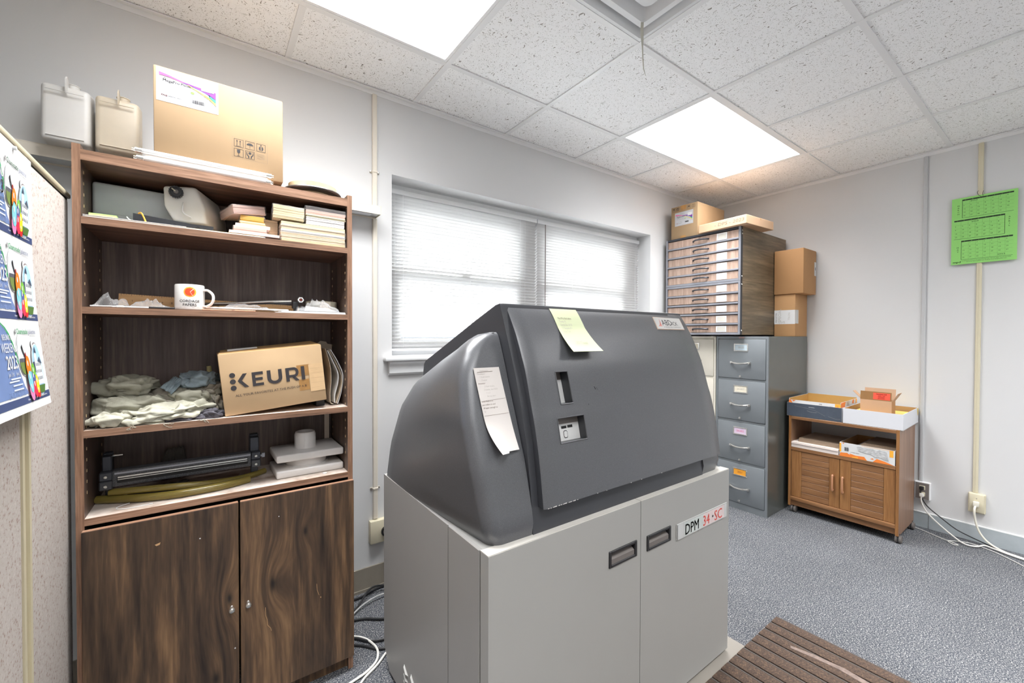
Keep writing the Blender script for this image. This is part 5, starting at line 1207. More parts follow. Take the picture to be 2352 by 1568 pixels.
m = MB(); p = Pl(m, (3.2674, 1.54, -.009), -Y3, Z3, off=.0004); p.rect(-.02, -.005, .02, .004, plain('worn_red_badge', S(190, 150, 146), .5)); p.line([(.02, -1.07), (.03, -1.08), (.045, -1.083)], .003, M_dark)
m.build('badge', g1, fix=False)
# flat files
def flatfile(lab, z0, z1, tops):
    x0, x1, y0, y1 = 3.185, 3.965, 1.512, 2.138
    t = thing('flat_file', lab, 'flat file', ((x0+x1)/2, (y0+y1)/2, z0), 'five-drawer flat files')
    m = MB(); m.box((x0+.025, y0, z0), (x1, y1, z1), M_ffside); m.build('case', t)
    m = MB(); m.box((x0, y0+.002, z0), (x0+.004, y0+.018, z1), M_gun, .001); m.box((x0+.001, y0-.0008, z0), (x0+.026, y0+.016, z1), M_gund, .001); m.box((x0, y1-.016, z0), (x0+.025, y1+.0005, z1), M_gun, .001)
    m.box((x0, y0+.018, z1-.016), (x0+.025, y1-.016, z1), M_gund if z0 > .3 else M_gun, .001); m.box((x0, y0+.018, z0), (x0+.025, y1-.016, z0+.016), M_gun, .001); m.box((x0+.02, y0+.018, z0+.016), (x0+.024, y1-.016, z1-.016), M_dark)
    m.build('steel_frame', t)
    m = MB()
    for z in (z0+.03, z1-.03, z1-.055) if z0 > .3 else (z0+.03, z1-.03): m.lathe([(0, -.005), (.005, -.004), (.007, 0)], M_chrome, (x0+.017, y0, z), 'y', 14)
    m.build('bolt', t)
    for i, (a, b) in enumerate(tops):
        if i: m = MB(); m.box((x0-.002, y0+.018, a+.0015), (x0+.02, y1-.016, a+.0155), M_gun, .002, 2); m.build('divider_bar', t)
        m = MB(); m.box((x0+.006, y0+.021, b+.002), (x0+.019, y1-.019, a-.003), M_drawer); d = m.build('drawer', t)
        zc = (a+b)/2; m = MB()
        m.tube([(x0+.006, 1.891, zc-.004), (x0-.006, 1.885, zc), (x0-.017, 1.86, zc+.002), (x0-.02, 1.827, zc+.003), (x0-.017, 1.795, zc+.002), (x0-.006, 1.77, zc+.001), (x0+.006, 1.763, zc+.001)], .0062, M_gund, 8); m.build('handle', d)
        m = MB(); zt, zq = a-.0065, b+.0055
        m.box((x0+.0035, 1.617, zq), (x0+.006, 1.697, zt), plain('white_card_frame', S(226, 226, 226), .5)); m.build('card_holder', d)
        m = MB(); m.box((x0+.0025, 1.627, zq+.008), (x0+.0036, 1.686, zt-.008), plain('drawer_card', S(206, 202, 192), .7) if i != 2 else plain('greenish_card', S(222, 222, 212), .7)); p = Pl(m, (x0+.0025, 1.686, zq+.006), -Y3, Z3); p.rect(.0, .002, .0015, zt-zq-.014, M_inkl); p.frame(0, .002, .059, zt-zq-.014, .0006, M_inkl)
        m.build('card', d)
    return t
flatfile('upper of two flat files, dark steel frame and five walnut drawers', .417, .818, ((.800, .737), (.724, .656), (.648, .583), (.571, .503), (.493, .433)))
flatfile('lower of two flat files, bright steel frame and five walnut drawers', .0125, .4155, ((.400, .338), (.322, .261), (.242, .183), (.164, .102), (.086, .029)))
# cartons up there
t = thing('cardboard_carton', 'tan cardboard carton with rainbow shipping label on top of the flat files', 'carton', (3.4, 1.95, .8185), 'labelled plate cartons')
cx0, cy0, cy1 = 3.20, 1.862, 2.10
m = MB(); m.box((cx0, cy0, .8185), (3.62, cy1, 1.092), M_card, .003, 2); m.build('carton_body', t)
m = MB(); p = Pl(m, (cx0, cy1, .8185), -Y3, Z3); label_print(p, .035, .108, .165, .112); m.build('shipping_label', t, fix=False)
m = MB(); p = Pl(m, (cx0, cy1, .8185), -Y3, Z3); icons(p, .012, .235, .027, M_ink, (3, 4), 1.3, 1); icons(p, .148, .235, .027, M_ink, (1, 0), 1.5, 1); m.build('handling_symbols', t, fix=False)
m = MB(); p = Pl(m, (cx0, cy1, .8185), -Y3, Z3); p.rect(.09, .236, .137, .2725, M_tape, 2); p.rect(.085, .004, .135, .022, M_tape, 2); p.rect(.0, .085, .235, .0856, M_cardd, 2); m.build('tape_pieces', t, fix=False)
m = MB(); m.prism([(3.30, 1.95, 1.0925), (3.30, 2.05, 1.0925), (3.30, 2.05, 1.104), (3.30, 1.97, 1.102)], (.25, 0, 0), M_card2); m.build('top_flap', t)
M1 = Matrix.Translation((3.135, 1.452, .8185)) @ Matrix.Rotation(math.radians(-3.5), 4, 'Z')
t = thing('flat_carton', 'shallow flat cardboard box marked DPS 2023 on top of the flat files', 'carton', (0, 0, 0), M=M1)
m = MB(M1); m.box((0, 0, 0), (.385, .375, .063), M_card3, .002); m.build('carton_body', t)
m = MB(M1); p = Pl(m, (0, .375, 0), -Y3, Z3); p.text('- DPS - 2023', .13, .022, .024, M_pencil, 2, ital=.15, sx=1.35); m.build('handwriting', t, fix=False)
m = MB(M1); m.prism([(.19, -.0006, .0625), (.2, -.0006, .0625), (.2, -.0006, .05), (.195, -.0006, .047), (.19, -.0006, .05)], (0, -.0006, 0), M_cardd); m.build('tab_notch', t)
t = thing('cardboard_box', 'brown cardboard box standing upright on the grey filing cabinet, lower of two', 'box', (3.86, 1.43, .001), 'brown boxes behind the flat files')
m = MB(); m.box((3.748, 1.358, .001), (3.985, 1.508, .3385), plain('brown_carton_side', S(182, 140, 96), .8, var=.04, vs=4), .003, 2); m.build('carton_body', t)
m = MB(); p = Pl(m, (3.748, 1.508, 0), -Y3, Z3); p.rect(0, .1, .15, .212, M_white, 2)
p.mb.M = Matrix(); 
pr = Pl(m, (3.748, 1.508, 0), Z3, Y3); 
def vtext(s_, u, v, h, mt): # text reading upwards on the -X face
    q = Pl(m, (3.748, 1.508-u, v), Z3, Y3, off=.0015); q.text(s_, 0, 0, h, mt, 1)
vtext('FREGISTER', .02, .112, .012, M_inkg); vtext('SPECIAL', .05, .115, .022, M_inkl); vtext('TRON', .115, .13, .016, M_inkl); p.text('ING', .08, .105, .02, M_inkl, 3, sx=-1)
p2 = Pl(m, (3.748, 1.358, 0), X3, Z3); p2.rect(0, .104, .062, .212, M_white, 2)
for i in range(6): p2.rect(.03+i*.004, .11, .0308+i*.004, .205, M_inkl, 3)
m.build('white_label', t, fix=False)
t = thing('cardboard_box', 'brown cardboard box overhanging the one below it beside the flat files, the upper of two', 'box', (3.86, 1.4, .34), 'brown boxes behind the flat files')
m = MB(); m.box((3.735, 1.299, .339), (3.992, 1.508, .692), plain('brown_carton_upper', S(178, 134, 90), .8, var=.04, vs=4), .006, 2); m.build('carton_body', t)
m = MB(); p = Pl(m, (3.735, 1.299, 0), X3, Z3); p.rect(.213, .49, .252, .60, M_white, 2); p.rect(.225, .535, .238, .558, M_inkg, 3); m.build('side_label', t, fix=False)
m = MB(); p = Pl(m, (3.735, 1.299, 0), X3, Z3); p.scrawl(.03, .58, .05, .05, M_pencil, 4, 2, .0012); m.build('handwriting', t, fix=False)

# ------------------------------------------------------------------ wooden cart
kx0, kx1, ky0, ky1, kz0, kz1 = 3.539, 3.935, .690, 1.315, -1.271, -.594
t = thing('wooden_cart', 'oak laminate cart on casters with open shelf and two grooved doors', 'cart', ((kx0+kx1)/2, (ky0+ky1)/2, FL))
for a, b in ((ky0, ky0+.016), (ky1-.016, ky1)):
    m = MB(); m.box((kx0+.001, a, kz0), (kx1, b, kz1), M_carts); m.box((kx0-.001, a, kz0), (kx0+.001, b, kz1), M_cart); m.build('side_panel', t)
a, b = ky0+.016, ky1-.016
m = MB(); m.box((kx0-.001, a, kz1-.024), (kx1, b, kz1-.002), M_carty, .002); m.build('top_panel', t)
m = MB(); m.box((kx0+.0, a, -.851), (kx1, b, -.826), M_carty, .002); m.build('shelf', t)
m = MB(); m.box((kx0+.0, a, -1.228), (kx1, b, -1.204), M_carty); m.box((kx0-.004, a, -1.228), (kx0+.012, b, -1.199), M_carty, .004, 2); m.build('bottom_panel', t)
m = MB(); m.box((kx0+.012, a, kz0+.004), (kx0+.028, b, -1.229), M_carty); m.build('plinth', t)
m = MB(); m.box((kx1-.006, a, -1.2), (kx1, b, -.852), M_cart); m.build('back_panel', t)
for (y0, y1, s0, s1, hy) in ((1.0015, b-.002, 1.060, 1.232, 1.0375), (a+.002, .9985, .765, .938, .9805)):
    m = MB(); m.box((kx0+.016, y0, -1.197), (kx0+.024, y1, -.853), M_dark); d = m.build('door', t)
    for q0, q1 in ((y0, s0), (s1, y1)): m = MB(); m.box((kx0+.004, q0, -1.197), (kx0+.016, q1, -.853), M_cart, .001); m.build('stile', d)
    n = 8; h = (1.197-.853)/n
    for i in range(n): m = MB(); m.box((kx0+.006, s0+.0008, -1.197+h*i+.0011), (kx0+.016, s1-.0008, -1.197+h*(i+1)-.0011), M_carty, .0012); m.build('plank', d)
    m = MB(); m.tube([(kx0+.004, hy, -1.073), (kx0-.008, hy, -1.08), (kx0-.012, hy, -1.07), (kx0-.014, hy, -1.03), (kx0-.012, hy, -.985), (kx0-.008, hy, -.972), (kx0+.004, hy, -.98)], .0062, wood('handle_wood', [S(176, 124, 90), S(196, 144, 110)], 'z', 60, .1, .4), 10, sub=3); m.build('handle', d)
for x in (kx0+.028, kx1-.035):
    for y in (ky0+.004, ky1-.03):
        m = MB(); m.lathe([(0, -.014), (.02, -.014), (.0235, -.011), (.0235, .011), (.02, .014), (0, .014)], M_blackp, (x, y, FL+.0236), 'y', 24)
        m.lathe([(0, -.017), (.020, -.0165), (.0245, -.013), (.0245, -.004)], M_greypl, (x, y, FL+.0248), 'y', 24); m.lathe([(0, .017), (.020, .0165), (.0245, .013), (.0245, .004)], M_greypl, (x, y, FL+.0248), 'y', 24)
        m.tube([(x, y, FL+.03), (x, y, kz0+.01)], .006, M_gund, 10, sub=1); m.build('caster', t)
t['label'] = t['label']
def tray(nm, lab, M, W, D, H, mats, th=.003, grp=None, hz=None):
    """open box: local x = depth away from viewer, y = width, walls outer/inner; mats = outer, inner, floor"""
    t = thing(nm, lab, 'box', (0, 0, 0), grp, M=M); o, i_, f_ = mats
    m = MB(M); m.box((0, 0, 0), (D, W, th), f_); m.build('tray_floor', t)
    for k, (a, b, c, d) in enumerate(((0, 0, th, W), (D-th, 0, D, W), (th, 0, D-th, th), (th, W-th, D-th, W))):
        hh = H if hz is None else hz[k]; m = MB(M); m.box((a, b, 0), (c, d, hh), o)
        # lining on the inner face
        e = .0006
        if k == 0: m.box((c, b+th, th), (c+e, d-th, hh-.0005), i_)
        elif k == 1: m.box((a-e, b+th, th), (a, d-th, hh-.0005), i_)
        elif k == 2: m.box((a+e, d, th), (c-e, d+e, hh-.0005), i_)
        else: m.box((a+e, b-e, th), (c-e, b, hh-.0005), i_)
        m.build('side_wall', t)
    return t
M_nv = plain('worn_navy_card', S(72, 80, 92), .55, var=.14, vs=10); M_wc2 = plain('white_card', S(212, 213, 217), .6, var=.01); M_in = plain('tan_inner_card', S(196, 158, 92), .8, var=.04); M_yf = plain('yellow_cards', S(240, 206, 110), .6, var=.03)
zt = kz1-.0015
Mn = Matrix.Translation((3.545, .992, zt)) @ Matrix.Rotation(math.radians(1.2), 4, 'Z')
t = tray('navy_box', 'worn navy blue box lid at the left end of the wooden cart top', Mn, .337, .40, .100, (M_wc2, M_in, M_in), .003, 'open boxes on the cart')
m = MB(Mn); m.box((-.0012, .001, .002), (0, .336, .100), M_nv); p = Pl(m, (-.0012, .337, 0), -Y3, Z3); p.text('HAMMERMILL', .14, .077, .005, M_white, 2, sx=.9, bold=.03); p.line([(.05, .08), (.12, .072), (.18, .06), (.24, .03)], .0006, M_inkl, 2); p.line([(.13, .052), (.16, .045), (.19, .046)], .0012, M_inkl, 2); p.line([(.26, .03), (.3, .018), (.33, .02)], .0008, M_inkl, 2)
m.build('navy_front', t, fix=False)
Mo = Mn @ Matrix.Translation((.006, .008, .004))
t = tray('paper_box', 'orange and white printed open box nested in the navy lid', Mo, .318, .385, .128, (M_wc2, M_in, M_in), .003, 'open boxes on the cart', (.118, .136, .130, .130))
m = MB(Mo); p = Pl(m, (0, .318, 0), -Y3, Z3, off=.0008); p.rect(0, .085, .318, .118, M_white, 1); p.poly([(0, .085), (.03, .085), (.012, .118), (0, .118)], M_orange, 2); p.poly([(.02, .117), (.045, .117), (.03, .105)], M_orange, 2); p.rect(.285, .06, .318, .118, M_amber, 2); p.poly([(.288, .09), (.3, .105), (.312, .09)], M_orange, 3); p.text('STE', .19, .1, .009, M_ink, 2, bold=.02); p.text('8.5x11', .255, .095, .005, M_ink, 2)
p = Pl(m, (0, 0, 0), X3, Z3, off=.0008); p.rect(0, .05, .385, .130, M_white, 1); p.poly([(0, .05), (.06, .05), (.1, .13), (0, .13)], M_orange, 2); p.poly([(.26, .13), (.3, .13), (.29, .10), (.25, .105)], M_orange, 2); p.poly([(.33, .13), (.37, .13), (.36, .08)], M_amber, 2)
p.poly([(.31, .06), (.33, .12), (.345, .06)], M_amber, 3); m.build('printed_front', t, fix=False)
Mw = Matrix.Translation((3.543, .676, zt)) @ Matrix.Rotation(math.radians(1.0), 4, 'Z')
t = tray('paper_tray', 'white card tray at the right end of the wooden cart top', Mw, .308, .445, .103, (M_wc2, M_cardd, M_cardd), .003, 'open boxes on the cart')
m = MB(Mw); p = Pl(m, (0, 0, 0), X3, Z3, off=.0006); p.poly([(.40, .1025), (.445, .1025), (.445, .06), (.425, .05), (.41, .085)], M_yell, 1); p.text('A', .425, .075, .008, M_inkg, 2)
m.build('corner_print', t, fix=False)
m = MB(Mw @ Matrix.Translation((.02, .01, .004)))
for i in range(12): m.box((0+.001*(i % 3), 0, .0055*i), (.40, .285, .0055*i+.005), M_yf)
tag(m.build('yellow_card_stack'), 'stack of yellow cards lying in the white tray', 'cards')
Ms = Mw @ Matrix.Translation((.085, .072, .0705))
t = thing('small_carton', 'small open brown carton with red packing-slip sticker standing in the white tray', 'box', (0, 0, 0), 'open boxes on the cart', M=Ms)
m = MB(Ms); w_, d_, h_ = .163, .10, .118; th = .002; m2c = M_card3
m.box((0, 0, 0), (d_, w_, th), M_card2); m.box((0, 0, 0), (th, w_, h_-.02), M_card3); m.box((d_-th, 0, 0), (d_, w_, h_-.02), M_card2); m.box((th, 0, 0), (d_-th, th, h_-.02), M_card2); m.box((th, w_-th, 0), (d_-th, w_, h_-.02), M_card2); m.build('carton_body', t)
m = MB(Ms); zz = h_-.02
m.prism([(d_, 0, zz), (d_+.012, 0, zz+.072), (d_+.014, 0, zz+.072), (d_+.002, 0, zz)], (0, w_, 0), M_card3); m.build('rear_flap', t)
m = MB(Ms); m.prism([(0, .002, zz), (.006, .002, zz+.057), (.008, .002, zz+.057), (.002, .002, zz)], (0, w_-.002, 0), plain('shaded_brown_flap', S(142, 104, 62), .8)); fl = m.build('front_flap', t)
m = MB(Ms); p = Pl(m, (0, w_, zz), -Y3, Vector((.006, 0, .057)), off=.0006); p.rect(.068, .006, .155, .05, M_redlab, 1); p.text('PACKING SLIP', .111, .038, .0075, M_dred, 2, al='c', bold=.03, sx=.85); p.text('AND / OR', .111, .028, .006, M_dred, 2, al='c', bold=.02); p.text('INVOICE', .111, .019, .006, M_dred, 2, al='c', bold=.02); p.text('ENCLOSED', .111, .0105, .0055, M_dred, 2, al='c', bold=.02)
m.build('red_sticker', t, fix=False)
m = MB(Ms); m.prism([(0, 0, zz), (0, -.03, zz+.055), (0, -.032, zz+.054), (0, -.002, zz)], (d_, 0, 0), M_card3); m.build('side_flap', t)
m = MB(Ms); m.prism([(.02, w_, zz), (.02, w_+.045, zz+.05), (.02, w_+.047, zz+.05), (.02, w_+.002, zz)], (d_*.6, 0, 0), M_card3); m.build('side_flap', t)
# shelf contents of the cart
zs = -.8255
m = MB()
r = random.Random(5)
for i in range(9): m.box((kx0-.001+r.uniform(-.002, .002), 1.008, zs+.0043*i), (3.9, 1.297, zs+.0043*i+.0038), M_stack)
tag(m.build('white_cardstock'), 'stack of white cardstock on the open shelf of the cart', 'cardstock')
m = MB()
for i in range(6): m.box((kx0+.035+.003*i, 1.006, zs+.0393+.0042*i), (3.90, 1.264, zs+.0393+.0042*i+.0037), M_greyp)
tag(m.build('chipboard_stack'), 'grey-brown chipboard sheets stacked on the white cardstock', 'chipboard')
Mt = Matrix.Translation((kx0+.001, .711, zs))
t = tray('paper_box', 'torn orange and white paper box on the right of the cart shelf', Mt, .290, .38, .095, (M_wc2, M_cardd, M_cardd), .003, 'open boxes on the cart')
m = MB(Mt); p = Pl(m, (0, .290, 0), -Y3, Z3, off=.0007)
p.rect(0, 0, .290, .095, M_white, 1); p.poly([(0, .0), (.15, 0), (.135, .022), (.09, .02), (.05, .028), (.004, .024)], M_orange, 2); p.poly([(.07, .008), (.1, .012), (.105, .004), (.07, .002)], M_amber, 3); p.poly([(.045, .026), (.06, .018), (.052, .034)], M_white, 4)
p.rect(0, .03, .01, .09, M_amber, 2); p.poly([(.015, .093), (.028, .093), (.02, .085)], M_orange, 2); p.rect(.263, .05, .282, .094, M_amber, 2); p.poly([(.18, 0), (.285, 0), (.262, .008), (.24, .016), (.2, .024)], M_orange, 2); p.poly([(.165, .016), (.18, .024), (.185, .014)], M_orange, 3)
x = .028; r = random.Random(8)
while x < .05: a_ = .0008+r.random()*.0014; p.rect(x, .04, x+a_, .066, M_ink, 3); x += a_+.0012
p.text('LONGS 24/60', .06, .034, .006, M_ink, 3); p.text('+ 7.5 x 12', .03, .07, .0035, M_inkg, 3); p.poly([(.12, .092), (.285, .092), (.285, .0905), (.12, .0905)], M_amber, 3)
def tear(seed, mt, k):
    rr = random.Random(seed); top = [(.094+.012*i, .083-.003*(i/14)+rr.uniform(-.004, .004)) for i in range(14)]; bot = [(.26-.012*i, .022+.0028*i+rr.uniform(-.005, .005)) for i in range(14)]
    for (a, b), (c, d) in zip(zip(top, top[1:]), zip(bot[::-1], bot[::-1][1:])): p.poly([c, d, b, a], mt, k)
tear(1, plain('torn_grey_paper', S(186, 186, 186), .9, var=.28, vs=60, stretch=(1, 1, 2)), 4)
m.build('printed_front', t, fix=False)
Mv = Matrix.Translation((kx0+.03, .715, zs+.004))
m = MB(Mv)
for i in range(14): m.box((.0+.001*(i % 2), 0, .0055*i), (.32, .205, .0055*i+.005), M_wc2)
tag(m.build('white_paper_ream'), 'white paper ream standing in the torn box', 'paper')
m = MB(Mv)
for i in range(5): m.box((.012+.004*i, .002, .0775+.0045*i), (.33, .190-.005*i, .0775+.0045*i+.004), M_greyp)
tag(m.build('chipboard_stack'), 'chipboard sheets lying on the ream in the torn box', 'chipboard')

# ------------------------------------------------------------------ printing machine
t = mc_ = thing('platemaker', 'large printing-plate machine with curved charcoal hood on a light grey steel cabinet', 'printing machine', (1.15, 1.25, FL))
hx0, hx1, hyf, hyr, hz0, hz1 = .556, 1.742, .866, 1.635, -1.300, -.550
m = MB(); m.box((hx0+.012, .908, hz0), (hx1-.012, hyr-.004, hz1-.004), M_bases); m.build('cabinet_core', t)
for xx, d in ((hx0, .012), (hx1-.012, .012)):
    m = MB(); m.box((xx, .909, hz0), (xx+d, 1.081, hz1), M_bases, .002); m.build('side_panel', t)
    m = MB(); m.prism([(xx, 1.0835, hz0), (xx, 1.572, hz0), (xx, 1.602, hz0+.035), (xx, 1.602, hz1), (xx, 1.0835, hz1)], (d, 0, 0), M_bases); sp = m.build('side_panel', t)
    if xx == hx0:
        for k, (yy, zz) in enumerate([(1.40, -1.185-.024*i) for i in range(4)]+[(1.338, -1.180-.024*i) for i in range(4)]):
            m = MB(); m.prism([(xx-.0002, yy+.017, zz+.012), (xx-.006, yy+.012, zz+.006), (xx-.0075, yy-.008, zz-.006), (xx-.0002, yy-.017, zz-.010), (xx-.0002, yy+.004, zz+.002)], (0, .003, -.006), M_base, True); m.build('louvre', sp)
m = MB(); m.prism([(hx0+.001, 1.604, hz0+.037), (hx0+.001, hyr, hz0+.07), (hx0+.001, hyr, hz1), (hx0+.001, 1.604, hz1)], (hx1-hx0-.002, 0, 0), M_bases); m.build('rear_panel', t)
m = MB(); m.box((hx0+.002, .906, hz1-.004), (hx1-.002, hyr, hz1-.0005), M_base); m.build('top_panel', t)
def frontdoor(a, b, hx, nm='front_door'):
    """steel door with an opening for the pull: frame of four pieces round a recessed cup"""
    u0, u1, v0, v1 = hx[0]+.004, hx[1]-.004, hx[2]+.004, hx[3]-.004
    m = MB(); y0, y1 = hyf, .903
    r_ = .0
    m.box((a, y0, hz0), (u0, y1, hz1-.001), M_base); m.box((u1, y0, hz0), (b, y1, hz1-.001), M_base); m.box((u0, y0, hz0), (u1, y1, v0), M_base); m.box((u0, y0, v1), (u1, y1, hz1-.001), M_base)
    m.box((a, y0+.0015, hz1-.001), (b, y1, hz1+.0015), plain('worn_door_top', S(200, 196, 188), .4)); d = m.build(nm, t)
    u0, u1, v0, v1 = hx; m = MB(); f = .011
    for q in (((u0, v0), (u0+f, v1)), ((u1-f, v0), (u1, v1)), ((u0+f, v0), (u1-f, v0+f*.8)), ((u0+f, v1-f*.8), (u1-f, v1))): m.box((q[0][0], y0-.004, q[0][1]), (q[1][0], y0+.004, q[1][1]), M_blackp, .0015)
    m.box((u0+.005, y0+.024, v0+.005), (u1-.005, y0+.026, v1-.005), M_dark); 
    for q in (((u0+.006, v0+.006), (u0+.01, v1-.006)), ((u1-.01, v0+.006), (u1-.006, v1-.006))): m.box((q[0][0], y0+.004, q[0][1]), (q[1][0], y0+.025, q[1][1]), M_blackp)
    m.box((u0+.006, y0+.004, v1-.01), (u1-.006, y0+.025, v1-.006), M_blackp)
    h = m.build('pull_frame', d)
    m = MB(); vm = v0+(v1-v0)*.62
    m.prism([(u0+f, y0-.001, v0+f*.8), (u0+f, y0-.001, v0+(v1-v0)*.46), (u0+f, y0+.012, vm), (u0+f, y0+.02, vm+.002), (u0+f, y0+.023, v0+f*.8)], (u1-u0-2*f-.002, 0, 0), M_greypl, True)
    m.build('finger_grip', h, ang=20) if False else m.build('finger_grip', d, ang=20)
    return d
d1 = frontdoor(hx0+.001, 1.1585, (1.0015, 1.138, -.725, -.6725)); d2 = frontdoor(1.1615, hx1, (1.1915, 1.329, -.728, -.6755))
m = MB(); m.box((1.365, hyf-.004, -.741), (1.7205, hyf, -.682), M_acry, .0015); d = m.build('model_plate', t)
m = MB(); p = Pl(m, (1.365, hyf-.004, -.741), X3, Z3, off=.0004); p.frame(.001, .001, .354, .058, .0008, plain('badge_edge', S(150, 150, 146), .4)); p.rect(.001, .002, .003, .056, M_dark, 3)
p.rect(.045, .004, .175, .055, plain('badge_field', S(186, 192, 188), .3), 1); p.rect(.175, .004, .33, .055, plain('badge_pink', S(206, 190, 188), .3), 1)
p.text('DPM', .048, .0085, .0405, M_ink, 3, sx=.86, bold=.004); p.text('34', .170, .0085, .041, M_red, 3, sx=.9, bold=0); p.disc(.243, .03, .0045, .0045, M_ink, 3); p.text('SC', .2535, .0085, .041, M_red, 3, sx=.95, bold=0)
m.build('lettering', d, fix=False)
m = MB(); m.prism([(1.7205, hyf-.001, -.682)]*1+[(1.364, hyf-.0005, -.7405), (1.364, hyf-.0005, -.682)], (0, .0005, 0), M_base)
for x in (hx0+.09, hx1-.09):
    for y in (.99, 1.53):
        m = MB(); m.lathe([(0, 0), (.022, 0), (.024, .004), (.012, .009), (.012, .03)], M_blackp, (x, y, FL+.0072), 'z', 18); m.build('foot', t)
# hood housing (dark body under the cover)
front = [(.889, -.5495), (.893, -.50), (.902, -.42), (.921, -.30), (.946, -.20), (.975, -.11), (1.018, .002), (1.046, .075), (1.052, .092), (1.057, .0985)]
back = [(1.08, .094), (1.20, .050), (1.40, -.028), (1.596, -.104), (1.612, -.118), (1.619, -.15), (1.624, -.5495)]
fr2 = [(.889, -.5495), (.893, -.50), (.897, -.46), (.935, -.40), (.98, -.32), (1.0, -.20), (1.02, -.11), (1.035, .002), (1.046, .075), (1.052, .092), (1.057, .0985)]
m = MB()
for a, b, fr_ in ((.718, .80, front), (.80, .96, fr2), (.96, 1.58, front)): m.prism([(a, y, z) for y, z in fr_+back], (b-a, 0, 0), M_hoodd, True)
m.build('hood_body', t, ang=28)
m = MB(); m.prism([(1.58, y, z) for y, z in [(.93, -.5495), (.955, -.30), (1.0, -.11), (1.045, .05), (1.057, .0985)]+back], (.1, 0, 0), M_hoodd, True); m.build('hood_rear_body', t, ang=28)
# end caps: lofted domes at both ends
ZL = [-.5495, -.54, -.50, -.42, -.36, -.28, -.20, -.13, -.085, -.045, -.02, -.004, .006, .011]
def itp(xs_, ys_, x):
    if x <= xs_[0]: return ys_[0]
    for a, b, c, d in zip(xs_, xs_[1:], ys_, ys_[1:]):
        if x <= b: s_ = (x-a)/(b-a); return c+(d-c)*s_
    return ys_[-1]
def cap(mirror):
    K = [-.5495, -.54, -.50, -.36, -.23, -.13, -.085, -.035, -.01, .004, .011]
    yf = [.892, .884, .887, .922, .970, 1.008, 1.024, 1.044, 1.054, 1.062, 1.072]
    xr = [.585, .576, .568, .556, .553, .567, .582, .610, .636, .665, .70]
    KB = [-.5495, -.42, -.27, -.17, -.08, -.016, .006, .011]
    yr = [1.625, 1.60, 1.54, 1.44, 1.27, 1.16, 1.10, 1.085]
    xb = [.559, .566, .584, .600, .626, .662, .69, .705]
    m = MB(); rings = []; n = 30; zz = []
    for i in range(27):
        s_ = i/26; zz.append(-.5495+(.011+.5495)*(1-(1-s_)**1.7))
    for z in zz:
        F_ = itp(K, yf, z); X_ = itp(K, xr, z); B_ = itp(KB, yr, z); Xb = itp(KB, xb, z); xi = .716
        rc = min(.03, (xi-X_)*.5)
        pts = [(xi, F_), (X_+rc*1.35, F_+.002)]
        for k in range(1, 8):
            a = math.pi/2*k/8; pts.append((X_+rc*1.35-rc*1.35*math.sin(a), F_+.002+rc*1.25*(1-math.cos(a))))
        L_ = max(.01, B_-F_-.05)
        for k in range(13):
            s_ = k/12; pts.append((X_+(Xb-X_)*s_-.012*math.sin(math.pi*s_)*min(1, (xi-X_)/.12), F_+.002+rc*1.25+(B_-.02-(F_+.002+rc*1.25))*s_))
        pts += [(Xb+.004, B_-.008), (Xb+.016, B_), (xi, B_)]
        rings.append(pts)
    n = len(rings[0]); vs = []
    for pts, z in zip(rings, zz): vs += [((2*1.149-x) if mirror else x, y, z) for x, y in pts]
    fs = [(i*n+j, i*n+(j+1) % n, (i+1)*n+(j+1) % n, (i+1)*n+j) for i in range(len(rings)-1) for j in range(n)]
    m.add(vs, fs, M_hood, True); m.add(vs, [tuple(range((len(rings)-1)*n, len(rings)*n)), tuple(range(n))], M_hood, True)
    m.build('end_cap', t, ang=60)
cap(False); cap(True)
# front cover with its two recesses
K = [(1.066, .1005), (1.058, .096), (1.035, .066), (1.0, .006), (.972, -.055), (.95, -.110), (.9225, -.205), (.9105, -.243), (.894, -.313), (.882, -.38), (.868, -.478)]
prof = []
for i in range(len(K)-1):
    p0 = Vector(K[max(i-1, 0)]); p1 = Vector(K[i]); p2 = Vector(K[i+1]); p3 = Vector(K[min(i+2, len(K)-1)])
    for k in range(4):
        s_ = k/4; prof.append((tuple(.5*((2*p1)+(p2-p0)*s_+(2*p0-5*p1+4*p2-p3)*s_*s_+(3*p1-p0-3*p2+p3)*s_**3)), i, k))
prof.append((K[-1], len(K)-1, 0))
PR = [q[0] for q in prof]; ix = lambda i: i*4
i1a, i1b, i2a, i2b = ix(5), ix(6), ix(7), ix(8)
xsD = [.7405, .746, .80, .824, .8495, .901, .934, 1.05, 1.25, 1.45, 1.60, 1.674, 1.680]
def indent(x, j):     # recess test for the cell
    if .8495-1e-6 <= x < .901-1e-6 and i1a <= j < i1b: return True
    return .824-1e-6 <= x < .934-1e-6 and i2a <= j < i2b
m = MB(); vs = []; nn = len(PR)
for ci, x in enumerate(xsD):
    e = .004 if ci in (0, len(xsD)-1) else 0
    for (y, z) in PR: vs.append((x, y+e, z))
fs = []
for i in range(len(xsD)-1):
    for j in range(nn-1):
        if indent(xsD[i], j): continue
        a = i*nn+j; fs.append((a, a+nn, a+nn+1, a+1))
m.add(vs, fs, M_hood, True)
for ci, x in ((0, xsD[0]), (-1, xsD[-1])):
    q = [(x, y+.004, z) for y, z in PR]+[(x, y+.030, z) for y, z in PR[::-1]]
    n = len(PR); m.add(q, [(j, j+1, 2*n-2-j, 2*n-1-j) for j in range(n-1)], M_hoodd, True)
y, z = PR[-1]; m.add([(xsD[0], y+.004, z), (xsD[1], y, z), (xsD[-2], y, z), (xsD[-1], y+.004, z), (xsD[-1], y+.03, z), (xsD[0], y+.03, z)], [(0, 1, 2, 3, 4, 5)], M_hoodd)
